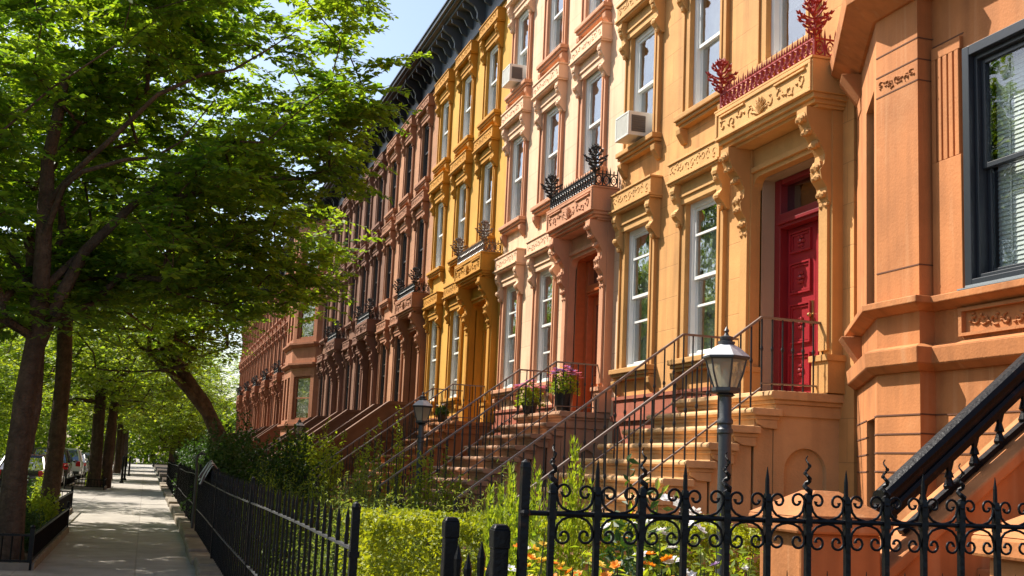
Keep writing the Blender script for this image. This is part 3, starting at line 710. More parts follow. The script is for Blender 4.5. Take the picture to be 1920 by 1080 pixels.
    for yy in (5.86, 3.9):
        y0, y1 = yy, yy+.28
        A = [(3.95,0),(6.99,0),(6.99,sl(6.4)-.09),(6.4,sl(6.4)-.09),(3.95,sl(3.95)-.09)]
        ck.loft([(x,y0,z) for x,z in A], [(x,y1,z) for x,z in A])
        B = [(3.95,sl(3.95)-.09),(6.4,sl(6.4)-.09),(6.99,sl(6.4)-.09),(6.99,sl(6.4)),(6.4,sl(6.4)),(3.95,sl(3.95))]
        ck.loft([(x,y0-.04,z) for x,z in B], [(x,y1+.04,z) for x,z in B])
        # newel with a weathered cap
        xn = 3.66; ck.box(xn-.24, xn+.26, y0-.08, y1+.10, 0, 1.36); ck.box(xn-.29, xn+.31, y0-.13, y1+.15, 1.36, 1.45)
        cap = [(xn-.29,y0-.13),(xn+.31,y0-.13),(xn+.31,y1+.15),(xn-.29,y1+.15)]
        ck.loft([(x,y,1.45) for x,y in cap], [(xn+.01+(x-xn)*.25, (y0+y1)/2+(y-(y0+y1)/2)*.25, 1.59) for x,y in cap])
    ck.build('cheek', M['bay'], so, bevel=.015)
    def rz(x): return 2.36+(x-5.03)*.83
    for yy in (6.0, 4.04):
        rl = MB(); b = MB()
        # moulded rail: broad top, hollow, lower bead
        def sw(prof, x0, x1):
            rl.loft([(x0, yy+a, rz(x0)+c) for a, c in prof], [(x1, yy+a, rz(x1)+c) for a, c in prof])
        sw([(-.055,-.02),(.055,-.02),(.065,.01),(.05,.045),(.02,.06),(-.02,.06),(-.05,.045),(-.065,.01)], 4.05, 6.4)
        sw([(-.03,-.075),(.03,-.075),(.03,-.02),(-.03,-.02)], 4.0, 6.4)
        sw([(-.05,-.125),(.05,-.125),(.055,-.10),(.045,-.075),(-.045,-.075),(-.055,-.10)], 4.0, 6.4)
        sw([(-.02,-.17),(.02,-.17),(.02,-.125),(-.02,-.125)], 4.0, 6.4)
        rl.bar((6.4,yy,rz(6.4)), (7.0,yy,rz(6.4)), .12, .1)
        pts = [(4.05-.10*cos(t)*(1-t/14)+.0, yy, rz(4.05)-.09+.085*sin(t)*(1-t/14)) for t in [pi/2+i*.5 for i in range(12)]]
        rl.tube(pts, [.05-.003*i for i in range(12)], 6)
        x = 4.35
        while x < 6.9:
            top = rz(min(x, 6.4))-.15; bot = sl(min(x, 6.4)); b.lathe([(.02,bot),(.034,bot+.05),(.016,bot+.1),(.03,(top+bot)/2),(.016,top-.06),(.03,top)], x, yy, 8); x += .18
        b.bar((4.2,yy,sl(4.2)+.03), (6.4,yy,sl(6.4)+.03), .05, .03)
        ro = rl.build('railing', M['iron'], so); b.build('balusters', M['iron'], ro)
    # entrance beside the bay, outside the picture
    dr = MB(); dr.box(6.93, 7.0, 4.3, 5.7, 2.52, 4.9); dr.build('door', M['darkdoor'], root)
    return root
near_bay_house()

def far_bay_house(y0):
    root = empty('row_house', (0,0,0), 'red sandstone house whose bay juts out at the end of the brown houses', 'row house', 'row houses along the street')
    A = [(7.0,y0+7),(7.0,y0+5.6),(5.95,y0+4.6),(5.95,y0+1.9),(6.75,y0+.15),(7.0,y0+.02)]; w = MB()
    zs = [0, 1.0, 2.1, 3.3, 5.2, 6.9, 8.5, 9.9, 11.4, 12.9]
    ca = lambda t: (5.95+.8*t, y0+1.9-1.75*t); fa = lambda t: (5.95, y0+4.6-2.7*t)
    segs = [[A[0],A[1],A[2],fa(.12)], [fa(.42),fa(.58)], [fa(.88),A[3],ca(.14)], [ca(.86),A[4],A[5]]]
    for i, (z0, z1) in enumerate(zip(zs, zs[1:])):
        if i in (3, 5, 7):
            for q in segs: band(w, q, 0, 0, z0, z1)
        else: band(w, A, 0, 0, z0, z1)
    w.face([(7,y0,0),(16,y0,0),(16,y0,12.9),(7,y0,12.9)]); w.box(16,16.2,y0,y0+7,0,12.9)
    w.build('wall', M['red'], root)
    c = MB()
    for z in (2.9, 5.6, 6.5, 8.9, 9.6): band(c, A, .05, .16, z, z+.12); band(c, A, .16, .16, z+.12, z+.2)
    c.build('string_course', M['red_trim'], root)
    k = MB(); band(k, A, .1, .5, 12.2, 12.7); band(k, A, .55, .6, 12.7, 12.95); k.build('cornice', M['cornice2'], root)
    r = MB(); r.face([(p[0], p[1], 12.91) for p in A]+[(16.2,y0,12.91),(16.2,y0+7,12.91)]); r.build('roof', M['roof'], root)
    for (z0, z1) in ((3.3,5.2),(6.9,8.5),(9.9,11.4)):
        for f, a, b in ((ca,.14,.86),(fa,.12,.42),(fa,.58,.88)):
            p0 = Vector(f(a)); p1 = Vector(f(b)); u = (p1-p0); m = MB()
            if f is fa or f is ca:
                def bar_(t0, t1, za, zb, o0=-.16, o1=-.08):
                    q = offset_path([p0+u*t0, p0+u*t1], o0); s = offset_path([p0+u*t0, p0+u*t1], o1)
                    m.loft([(q[0].x,q[0].y,za),(q[1].x,q[1].y,za),(q[1].x,q[1].y,zb),(q[0].x,q[0].y,zb)], [(s[0].x,s[0].y,za),(s[1].x,s[1].y,za),(s[1].x,s[1].y,zb),(s[0].x,s[0].y,zb)])
                bar_(0,.1,z0,z1); bar_(.9,1,z0,z1); bar_(.1,.9,z0,z0+.08); bar_(.1,.9,z1-.08,z1); bar_(.1,.9,(z0+z1)/2-.03,(z0+z1)/2+.03)
                wo = m.build('window', M['red_trim'], root)
                q = offset_path([p0, p1], -.13); g = MB(); g.face([(q[0].x,q[0].y,z0),(q[1].x,q[1].y,z0),(q[1].x,q[1].y,z1),(q[0].x,q[0].y,z1)]); g.build('pane', M['glass'], wo)
                q = offset_path([p0, p1], -.22); g = MB(); g.face([(q[0].x,q[0].y,z0+.3),(q[1].x,q[1].y,z0+.3),(q[1].x,q[1].y,z1),(q[0].x,q[0].y,z1)]); g.build('curtain', M['blind'], wo)
    return root
far_bay_house(52.0)

# ------------------------------------------------------------------ ground, pavement, street
def sheet(name, x0, x1, y0, y1, z0, z1, mat):
    m = MB(); m.box(x0, x1, y0, y1, z0, z1); return tag(m.build(name, mat), kind='structure')
sheet('ground', -400, 400, -200, 700, -.6, -.25, M['ground'])
sheet('road', -11.2, -3.25, -60, 400, -.24, -.15, M['asphalt'])
sheet('pavement', -3.1, .84, -60, 400, -.2, 0, M['concrete'])
sheet('kerb', -3.249, -3.102, -60, 400, -.2, .012, M['kerb'])
sheet('far_pavement', -16, -11.35, -60, 400, -.2, 0, M['concrete'])
sheet('far_kerb', -11.349, -11.202, -60, 400, -.2, .01, M['kerb'])
sheet('garden_ground', 1.12, 7.0, -20, 400, -.2, .05, M['soil'])
m = MB(); y = 5.9; rr = random.Random(2)
while y < 60:
    l = rr.uniform(.9, 1.9); o = rr.uniform(-.03, .03); m.box(.80+o, 1.13+o*.3, y, y+l-.03, -.1, .13+rr.uniform(-.05,.05)); y += l
tag(m.build('garden_kerb', M['kerb'], bevel=.03), kind='structure')

# ------------------------------------------------------------------ iron fences, gate, posts
def picket_fence(y0, y1, label, z=1.40, x=1.05, posts=(), step=.27):
    r = empty('iron_fence', (x, y0, 0), label, 'fence', 'iron railings along the front gardens')
    m = MB(); n = int((y1-y0)/step); rg = random.Random(int(y0))
    for i in range(1, n):
        y = i*(y1-y0)/n; jx = rg.uniform(-.006,.006); zz = z-.03+rg.uniform(-.012,.012)
        m.tube([(0,y,.16), (jx,y,zz-.16)], .0100, 5); m.tube([(jx,y,zz-.18),(jx,y,zz-.13),(jx,y,zz-.1),(jx,y,zz-.04),(jx,y,zz+.03)], [.010,.015,.010,.013,.001], 5); m.blob((jx*.5,y,.9+.05*(i%2)), (.016,.016,.03), 5, 4)
    m.build('pickets', M['iron'], r)
    for za, zb in ((1.20,1.14),(.58,.56)):
        q = MB(); k = 8
        for i in range(k):
            a = i/k; b = (i+1)/k; f = lambda t: za+(zb-za)*t+.012*sin(t*9)
            q.bar((0,(y1-y0)*a,f(a)), (0,(y1-y0)*b,f(b)), .024, .014)
        q.build('rail', M['leadgrey'], r)
    for yy in posts:
        q = MB(); q.box(-.02,.02,yy-.02,yy+.02,0,z); q.lathe([(.024,z),(.026,z+.012),(.018,z+.03),(0,z+.04)], 0, yy, 8, pi/8); q.box(-.026,.026,yy-.026,yy+.026,z-.24,z-.21); q.build('post', M['iron'], r)
    return r
picket_fence(6.1, 24.2, 'long black picket fence with the cloth draped on it, beside the pavement', posts=(0.0, 6.1, 12.1, 18.1))
picket_fence(25.6, 38, 'black picket fence beyond the stone-edged gap, second along the pavement', 1.3, posts=(0, 4.2, 8.4, 12.4))
picket_fence(39.5, 58, 'far black picket fence, third along the pavement', 1.25, posts=(0, 6, 12, 18.5))
def gate_post(x, y, h, label):
    m = MB(); m.box(x-.024, x+.024, y-.024, y+.024, 0, h-.07)
    m.box(x-.027, x+.027, y-.027, y+.027, h-.072, h-.015); m.loft([(x-.027,y-.027,h-.015),(x+.027,y-.027,h-.015),(x+.027,y+.027,h-.015),(x-.027,y+.027,h-.015)], [(x-.018,y-.018,h),(x+.018,y-.018,h),(x+.018,y+.018,h),(x-.018,y+.018,h)])
    return tag(m.build('gate_post', M['iron'], bevel=.004), label, 'post', 'square black gate posts')
gate_post(1.05, 4.13, 1.465, 'taller looking square black gate post, the one nearer the hedge')
gate_post(1.05, 3.52, 1.475, 'square black gate post standing next to the scrollwork gate')
def spear(x, y, z, label):
    m = MB(); m.tube([(x,y,0),(x,y,z-.17)], .010, 5); m.tube([(x,y,z-.19),(x,y,z-.15),(x,y,z-.12),(x,y,z-.05),(x,y,z)], [.010,.020,.011,.015,.001], 6)
    for s in (-1, 1): m.tube([(x,y,z-.13),(x+.03*s,y+.012,z-.12),(x+.042*s,y+.01,z-.15),(x+.03*s,y+.01,z-.165)], .006, 4)
    return m
low = empty('low_gate', (0,0,0), 'low black spear-topped gate between the two square posts', 'gate'); m = MB()
for (t, z) in ((.2,1.38),(.42,1.36),(.68,1.41),(.85,1.37)): 
    y = 4.13+(3.52-4.13)*t; q = spear(1.05, y, z, ''); n = len(m.v); m.v += q.v; m.f += [tuple(i+n for i in f) for f in q.f]
m.build('spears', M['iron'], low); m = MB(); m.bar((1.05,4.1,1.1),(1.05,3.55,1.1),.03,.025); m.bar((1.05,4.1,.3),(1.05,3.55,.3),.03,.025); m.build('rail', M['iron'], low)

def scroll_gate():
    Y = 3.45; r = empty('scrollwork_gate', (0, Y, 0), 'black wrought iron gate panel with C scrolls and twisted spikes in front of the flowers', 'gate')
    zr = 1.515; m = MB(); m.box(1.088, 1.114, -.013, .013, 0, 1.65); m.lathe([(.018,1.65),(.015,1.665),(0,1.675)], 1.101, 0, 8); m.build('end_post', M['iron'], r)
    m = MB(); m.tube([(1.10,0,zr),(2.0,0,zr+.001),(3.75,0,zr+.008)], .0082, 8)
    m.blob((1.102,-.012,zr), (.018,.014,.014)); m.tube([(1.10,0,.25),(3.75,0,.25)], .009, 8); m.build('rail', M['iron'], r, smooth=True)
    xs = [1.19+.1458*i for i in range(18)]
    for i, x in enumerate(xs):
        m = MB(); tw = i % 2 == 0; e = RN.uniform(-.004,.004)
        m.rings([[(x-w+e*t,-w,z),(x+w+e*t,-w,z),(x+w+e*t,w,z),(x-w+e*t,w,z)] for z,w,t in ((.05,.0088,0),(zr-.09,.0088,0),(zr-.03,.0095,.5),(zr+.03,.0105,.6),(zr+.075,.0095,.8),(1.60,.008,1))])
        m.box(x-.012, x+.012, -.012, .012, zr-.016, zr+.016); m.blob((x+e*.8,0,zr+.062), (.0145,.0145,.012))
        if tw:      # twisted flame finial
            n = 17; pts = [(x+e+.0125*sin(k*1.25)*(1-k/20), .009*cos(k*1.25), 1.595+k*.0082) for k in range(n)]
            m.tube(pts, [.0098-.0085*k/n for k in range(n)], 6)
            for k in range(0, n-3, 3): m.blob(pts[k], (.0105-.0005*k,.010,.0075), 5, 4)
        else: m.tube([(x+e,0,1.59),(x+e,0,1.645),(x+e,0,1.685)], [.0085,.007,.001], 5)
        m.build('upright', M['iron'], r)
        # lyre scrolls above and below the rail between this upright and the next
        if i < len(xs)-1:
            m = MB(); c = x+.0729
            for sgn in (1, -1):
                for side in (-1, 1):
                    P = [(.0,.006),(.020,.009),(.040,.017),(.054,.032)]
                    cx_, cz_, R0 = .0345+RN.uniform(-.0015,.0015), .0615+RN.uniform(-.002,.002), .0265
                    for k in range(17):
                        a = -.35+k*.42; rr = R0*(1-.044*k); P.append((cx_+rr*cos(a), cz_+rr*sin(a)))
                    pts = [(c+side*px, RN.uniform(-.001,.001), zr+sgn*pz*1.04) for px, pz in P]
                    m.tube(pts, [.0044]*(len(pts)-2)+[.0056,.0066], 6)
            m.build('scroll', M['iron'], r, smooth=True)
            m = MB(); m.tube([(c,0,.05),(c,0,1.27),(c,0,1.36)], [.007,.0075,.001], 5); m.build('dog_bar', M['iron'], r)
    return r
scroll_gate()

# ------------------------------------------------------------------ lamp posts
def lamp_post():
    r = empty('street_lamp', (0,0,0)); m = MB()
    m.lathe([(.14,0),(.14,.10),(.10,.16),(.085,.5),(.10,.53),(.06,.60),(.050,1.2),(.047,1.95),(.058,1.96),(.058,1.985),(.048,1.995),(.046,2.02),(.058,2.03),(.058,2.05),(.046,2.07),(.044,2.22),(.07,2.235),(.05,2.25)], 0, 0, 14)
    m.build('pole', M['leadgrey'], r, smooth=True)
    f = MB(); g = MB(); n = 6; ph = .35
    def P(rad, z, i): return (rad*cos(2*pi*i/n+ph), rad*sin(2*pi*i/n+ph), z)
    z0, z1, r0, r1 = 2.29, 2.505, .088, .152
    f.lathe([(.095,2.25),(.105,2.265),(.105,2.29),(.08,2.29)], 0, 0, n, ph); f.lathe([(.158,z1-.012),(.176,z1),(.176,z1+.012),(.15,z1+.016)], 0, 0, n, ph)
    for i in range(n):
        f.tube([P(r0,z0,i), P((r0+r1)/2+.008,(z0+z1)/2,i), P(r1,z1,i)], .0075, 5)
        g.face([P(r0-.002,z0,i), P(r0-.002,z0,i+1), P(r1-.002,z1-.01,i+1), P(r1-.002,z1-.01,i)])
    f.build('lantern_frame', M['leadgrey'], r); g.build('lamp_glass', M['lampglass'], r)
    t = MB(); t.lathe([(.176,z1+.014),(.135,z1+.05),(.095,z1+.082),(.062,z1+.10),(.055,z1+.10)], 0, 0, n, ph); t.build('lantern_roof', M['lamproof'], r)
    c = MB(); c.lathe([(.055,z1+.10),(.064,z1+.11),(.064,z1+.125),(.04,z1+.13),(.05,z1+.15),(.05,z1+.16),(.02,z1+.17),(.012,z1+.19),(.02,z1+.205),(.012,z1+.22),(0,z1+.24)], 0, 0, 10); c.build('finial', M['leadgrey'], r, smooth=True)
    b = MB(); b.lathe([(.02,2.29),(.028,2.32),(.03,2.37),(.02,2.42),(.0,2.44)], 0, 0, 8); b.build('bulb', M['white'], r)
    return r
lp = lamp_post(); lp.location = (4.03, 7.88, 0); tag(lp, 'grey lamp post with pale six-sided roof in front of the yellow house steps', 'lamp post', 'garden lamp posts')
for loc, lab in (((4.03,18.0,0), 'lamp post standing in the vines before the golden ochre house'), ((4.03,33.5,0), 'farthest lamp post, dark against the brown house stoops')):
    q = copy_tree(lp); q.location = loc; q['label'] = lab

# ------------------------------------------------------------------ window air conditioners
def aircon():
    r = empty('air_conditioner'); m = MB(); m.box(-.33, .1, -.27, .27, 0, .38)
    m.box(-.342, -.33, -.27, .27, .35, .38); m.box(-.342, -.33, -.27, .27, 0, .03); m.box(-.342,-.33,-.27,-.23,.03,.35); m.box(-.342,-.33,.23,.27,.03,.35)
    m.build('casing', M['acwhite'], r, bevel=.01)
    g = MB(); g.box(-.332, -.3295, -.23, .23, .03, .35)
    for i in range(14): g.box(-.338, -.332, -.228, .228, .036+i*.0222, .048+i*.0222)
    g.build('front_grille', M['acwhite'], r); s = MB()
    s.box(-.29, -.06, -.276, -.2705, .06, .32)
    for i in range(7): s.box(-.29, -.06, -.284, -.276, .07+i*.035, .084+i*.035)
    s.build('side_vent', M['acdark'], r)
    return r
ac = aircon(); ac.location = (6.98, 10.8+5.86*6.65/6.7, 6.75); tag(ac, 'white air conditioner in an upper window of the yellow house', 'air conditioner', 'window air conditioners')
q = copy_tree(ac); q.location = (6.98, 17.45+5.86, 9.66); q['label'] = 'white air conditioner in a top floor window of the peach house'

# ------------------------------------------------------------------ plants
def leaf(mb, c, size, rng, up=.5, narrow=.55, nrm=None):
    n = Vector((rng.gauss(0,1), rng.gauss(0,1), rng.gauss(0,1)+up*2))
    if n.length < .1: n = Vector((0,0,1))
    n.normalize(); a = n.orthogonal().normalized(); a.rotate(Matrix.Rotation(rng.uniform(0, 6.283), 3, n)); b = n.cross(a)
    s = size*rng.uniform(.7, 1.25); k = len(mb.v); c = Vector(c)
    mb.v += [tuple(c-a*s*.5), tuple(c+b*s*narrow*.5+n*s*.06), tuple(c+a*s*.5-n*s*.1), tuple(c-b*s*narrow*.5+n*s*.06)]
    mb.f.append((k, k+1, k+2, k+3))
def crown_mesh(seed, ells, ncl, per, size, start, trunk, rcl=.62, sag=.35, thr=-.22, expo=3.0):
    """cluster centres fill the crown's volume; limbs connect each to the nearest wood; leaves are scattered round the twigs"""
    rng = random.Random(seed); nodes = [Vector(p) for p in trunk]; par = [-1]+list(range(len(trunk)-1))
    pts = []; vols = [e[1][0]*e[1][1]*e[1][2] for e in ells]
    tries = 0
    while len(pts) < ncl and tries < ncl*60:
        tries += 1
        c, r = rng.choices(ells, vols)[0]; p = Vector((rng.uniform(-1,1), rng.uniform(-1,1), rng.uniform(-1,1)))
        q = (abs(p.x)**expo+abs(p.y)**expo+abs(p.z)**expo)
        if q > 1: continue
        if q < .12 and rng.random() < .5: continue
        w = Vector((c[0]+p.x*r[0], c[1]+p.y*r[1], c[2]+p.z*r[2]))
        if noise.noise(w*.5+Vector((seed,0,0))) < thr: continue
        if any((w-o).length_squared < (.36)**2 for o in pts[-60:]): continue
        pts.append(w)
    t0 = Vector(trunk[start]); order = sorted(range(len(pts)), key=lambda i: (pts[i]-t0).length); tips = []
    for i in order:
        p = pts[i]; best = None; bd = 1e9
        for j in range(start, len(nodes)):
            o = nodes[j]; d = (p-o).length+(.9*max(0, o.z-p.z))+.12*(o-t0).length*0
            if d < bd: bd = d; best = j
        o = nodes[best]; ln = (p-o).length; k = max(1, int(ln/.7)); last = best
        bend = Vector((rng.uniform(-.1,.1), rng.uniform(-.1,.1), .14))*ln
        for s in range(1, k+1):
            t = s/k; nodes.append(o.lerp(p, t)+bend*sin(pi*t)); par.append(last); last = len(nodes)-1
        tips.append(last)
    wt = [0.0]*len(nodes)
    for t in tips:
        j = t
        while j >= 0: wt[j] += 1; j = par[j]
    return nodes, par, wt, tips, rng
def tree(name, label, cat, group, seed, base, trunk, ells, ncl, per, size, r0, leafm, start=2, rcl=.62, expo=3.0, extra=(), thr=-.22):
    """trunk: list of (x,y,z,r) relative to base"""
    root = empty(name, base, label, cat, group)
    nodes, par, wt, tips, rng = crown_mesh(seed, ells, ncl, per, size, start, [t[:3] for t in trunk], rcl, thr=thr, expo=expo)
    tot = max(wt); mb = MB()
    pts = [Vector(t[:3]) for t in trunk]; rr = [t[3] for t in trunk]; fine = []; fr = []
    for i in range(len(pts)-1):
        for s in range(4):
            t = s/4; p = pts[i].lerp(pts[i+1], t); fine.append(p+Vector((noise.noise(p*1.3)*.04, noise.noise(p*1.3+Vector((9,0,0)))*.04, 0))); fr.append((rr[i]*(1-t)+rr[i+1]*t)*(1+.10*noise.noise(p*2.5)))
    fine.append(pts[-1]); fr.append(rr[-1]); mb.tube(fine, fr, 12)
    for ex in extra: mb.tube([e[:3] for e in ex], [e[3] for e in ex], 10)
    nt = len(trunk); rlim = trunk[-1][3]
    child = {}
    for j in range(nt, len(nodes)): child.setdefault(par[j], []).append(j)
    rad = lambda j: max(.006, min(rlim, r0*(wt[j]/tot)**.5))
    def walk(j):                                              # chains of single continuation become one tube
        for c in child.get(j, []):
            stack.append((j, c))
    stack = []; 
    for j in range(nt): walk(j)
    while stack:
        a, c = stack.pop(); chain = [a, c]
        while True:
            ks = child.get(chain[-1], [])
            if not ks: break
            ks = sorted(ks, key=lambda q: -wt[q]); chain.append(ks[0])
            for q in ks[1:]: stack.append((chain[-2], q))
        if a >= nt or True:
            rs = [rad(j) for j in chain]; rs[0] = min(rs[1]*1.25, rlim)
            mb.tube([nodes[j] for j in chain], rs, 6 if rs[0] > .03 else 4)
    mb.build('trunk', M['bark'], root, smooth=True)
    lv = MB(); tw = MB()
    for t in tips:                                            # sprays: leaves set in two ranks along drooping twigs
        c = nodes[t]; R_ = rcl*rng.uniform(.75,1.3); kt = rng.choice((5,6,7,8)); dens = rng.uniform(.7,1.2)
        for q in range(kt):
            a = 2*pi*q/kt+rng.uniform(-.5,.5); d = Vector((cos(a), sin(a), rng.uniform(-.28,.42))).normalized(); ln = R_*rng.uniform(.65,1.45); k = max(4, int(per/kt*dens*ln/R_))
            side = Vector((-d.y, d.x, 0)).normalized(); nb = d.cross(side); nb = nb if nb.z > 0 else -nb; off = Vector((rng.gauss(0,.16), rng.gauss(0,.16), rng.gauss(0,.2)))*R_
            pts = [c+off+d*ln*u+Vector((0,0,-.20*ln*u*u)) for u in (0,.5,1)]
            if size < .15: tw.tube(pts, [.006,.004,.0015], 3, False)
            for m_ in range(k):
                u = (m_+rng.random())/k; sg = 1 if m_ % 2 else -1; p = c+off+d*ln*u+Vector((0,0,-.20*ln*u*u))
                ax = (d*rng.uniform(.3,.9)+side*sg*rng.uniform(.5,1)+nb*rng.gauss(-.12,.25)).normalized(); n_ = (nb+Vector((rng.gauss(0,.42), rng.gauss(0,.42), rng.gauss(0,.2)))); n_ = (n_-ax*n_.dot(ax)).normalized(); b = n_.cross(ax)
                L_ = size*rng.uniform(.6,1.3)*(1.1-.35*u); w_ = L_*.30; v0 = len(lv.v); p = p+side*sg*rng.uniform(0,.05)
                lv.v += [tuple(p), tuple(p+ax*L_*.45+b*w_), tuple(p+ax*L_-n_*L_*.12), tuple(p+ax*L_*.45-b*w_)]; lv.f.append((v0, v0+1, v0+2, v0+3))
    if tw.v: tw.build('twigs', M['bark'], root, recalc=False)
    o = lv.build('crown', leafm, root, recalc=False)
    return root

# hero tree, its leaning forked trunk at the left edge
TG = 'street trees along the pavement'
h = tree('street_tree', 'big leaning forked tree with the huge dark crown beside the iron tree guard', 'tree', TG, 4, (-1.75,18.6,0),
     [(0,0,-.1,.25),(.0,0,.25,.20),(-.02,0,1.15,.17),(.0,.0,2.3,.15),(.07,.0,3.2,.14),(.06,.05,4.3,.125),(-.02,.1,5.9,.10),(.1,.2,7.4,.07)],
     [((.6,1.1,7.0),(4.0,3.3,3.3)), ((2.5,1.0,6.0),(2.5,2.0,2.1)), ((2.6,.8,7.9),(2.5,2.2,1.7)), ((-1.6,1.6,6.6),(2.4,3.2,2.7)), ((.1,-.7,6.0),(2.3,1.1,2.8))], 560, 190, .145, .12, M['leaf'], 4, .60, 3.4, thr=-.10,
     extra=[[(.07,0,3.0,.12),(.28,.1,3.7,.105),(.62,.2,4.6,.085),(1.25,.3,5.4,.06),(2.2,.4,6.3,.03)], [(-.02,0,1.0,.13),(.12,.12,2.2,.12),(.06,.5,3.4,.10),(-.3,1.0,5.0,.08)],
            [(0,.1,5.2,.06),(.45,-.3,5.75,.045),(.89,-.6,6.18,.040),(1.47,-.65,6.91,.034),(2.09,-.6,7.33,.027),(2.55,-.5,7.5,.02),(3.1,-.5,7.95,.012),(3.5,-.5,8.3,.006)],
            [(.0,.05,4.6,.06),(.27,-.3,5.45,.04),(.54,-.75,5.6,.035),(1.09,-.9,5.8,.030),(1.51,-.75,5.93,.025),(1.85,-.75,6.2,.016),(2.3,-.8,6.9,.006)],
            [(.06,.05,3.9,.07),(.5,.3,4.5,.05),(.9,.6,5.0,.04),(1.25,.9,5.5,.03),(1.6,1.2,6.0,.02)]])
t2 = tree('street_tree', 'straight orange-barked tree just behind the big leaning one', 'tree', TG, 9, (-1.92,28.2,0),
     [(0,0,-.1,.24),(0,0,.3,.20),(.02,0,1.5,.185),(.02,.05,3.0,.175),(-.05,.1,4.6,.16),(0,.1,6.3,.12),(.1,.1,8,.08)],
     [((-1.2,0,8.0),(5.4,5.4,4.0)), ((2.6,-.5,6.6),(3.3,3.6,2.2)), ((-2.6,-2.6,7.2),(4.2,3.4,3.2))], 560, 150, .16, .15, M['leaf'], 4, .7, 3.0)
# garden tree leaning out over the pavement, sunlit
tree('garden_tree', 'sunlit tree leaning out of a front garden, forked trunk over the pavement', 'tree', None, 21, (2.35,36,0),
     [(0,0,0,.30),(-.05,0,1.2,.26),(-.3,0,2.1,.225),(-.85,0,3.1,.20),(-1.6,0,4.1,.17),(-2.1,0,5.2,.12),(-2.35,.1,6.2,.08)],
     [((-2.5,.3,6.4),(2.7,3.6,2.5)), ((-3.3,-.6,5.2),(2.3,2.5,1.4))], 290, 105, .15, .14, M['leaf_b'], 4, .62, 2.6,
     extra=[[(-.7,-.1,2.75,.15),(-1.4,-.15,3.5,.115),(-2.05,-.15,4.1,.09),(-2.75,-.1,4.6,.06),(-3.5,0,5.4,.03)]])
# two shared kinds for the rest of the street
kA = tree('street_tree', 'tree with paired trunks beyond the pale planting bed, third along the kerb', 'tree', TG, 33, (-1.98,53.5,0),
     [(0,0,-.1,.34),(0,0,.5,.27),(-.02,0,2.0,.25),(-.05,0,3.6,.23),(-.1,.1,5.2,.17),(-.1,.1,7.2,.10)],
     [((.2,0,7.4),(4.4,5.0,4.2)), ((-.4,.4,5.0),(3.6,4.2,1.7))], 260, 80, .24, .17, M['leaf_b'], 3, .85, 2.8,
     extra=[[(.45,.6,-.1,.26),(.45,.6,1.5,.21),(.5,.6,3.4,.18),(.8,.6,5.0,.12),(1.2,.5,7.0,.05)]])
kB = tree('street_tree', 'far tree of the left row, about where the path narrows', 'tree', TG, 41, (-1.9,70,0),
     [(0,0,-.1,.30),(0,0,.6,.23),(.05,0,2.2,.21),(.1,0,4.0,.18),(0,.2,6.0,.12)],
     [((.2,0,7.2),(4.6,4.8,4.0)), ((.4,.4,5.0),(3.4,4.2,1.6))], 260, 76, .25, .15, M['leaf_b'], 3, .85, 2.8)
def another(src, loc, lab, rz, sc, group=None):
    q = copy_tree(src); q.location = loc; q.rotation_euler = (0,0,rz); q.scale = (sc,sc,sc); q['label'] = lab
    if group: q['group'] = group
    return q
another(kB, (-1.8,88,0), 'slim far tree standing past the dark kerb posts', 2.1, 1.0)
another(kA, (-1.9,104,0), 'distant tree of the left row near the vanishing point', 1.1, .95)
another(kB, (-1.9,126,0), 'most distant tree of the left row', 4.0, 1.05)
GT = 'trees in the front gardens on the right'
for (x, y, lab, src, rz, s) in ((1.7,64,'bushy garden tree in front of the far red houses',kA,.6,.5),(2.0,82,'garden tree behind the first far garden tree',kB,2.6,.6),(2.4,106,'last garden tree before the end of the pavement',kA,3.3,.9)):
    another(src, (x,y,0), lab, rz, s, GT)
FT = 'trees across the street'
for i, y in enumerate((14, 30, 44, 57, 71, 86, 102, 120, 140)):
    another((kA,kB)[i % 2], (-12.2+RN.uniform(-.5,.5), y, 0), 'leafy tree of the row along the opposite kerb of the street', RN.uniform(0,6.28), RN.uniform(.95,1.25), FT)
for i, (x, y) in enumerate(((-6,165),(1,172),(-16,160),(7,166),(-24,140),(-22,110),(-21,80),(-20,55))):
    another((kB,kA)[i % 2], (x, y, 0), 'green tree closing the view behind the street' if y > 150 else 'tree standing behind the row across the street', RN.uniform(0,6.28), 1.35, 'trees closing the view' if y > 150 else 'trees behind the opposite row')

def treeline(name, x0, x1, y0, y1, h, n, size, mat, seed):
    rng = random.Random(seed); m = MB()
    while len(m.f) < n:
        p = Vector((rng.uniform(x0,x1), rng.uniform(y0,y1), 0)); t = h*(.75+.45*noise.noise(p*.13+Vector((seed,0,0)))); p.z = t*rng.random()**.8
        if noise.noise(p*.5+Vector((0,seed,0))) < -.18: continue
        leaf(m, p, size, rng, .4, .7)
    return tag(m.build(name, mat, recalc=False), kind='stuff')
treeline('greenery', -20, -14.5, 5, 185, 8.5, 42000, .42, M['leaf_b'], 5)
treeline('greenery', -14.4, 12, 150, 172, 9.5, 16000, .5, M['leaf_b'], 8)

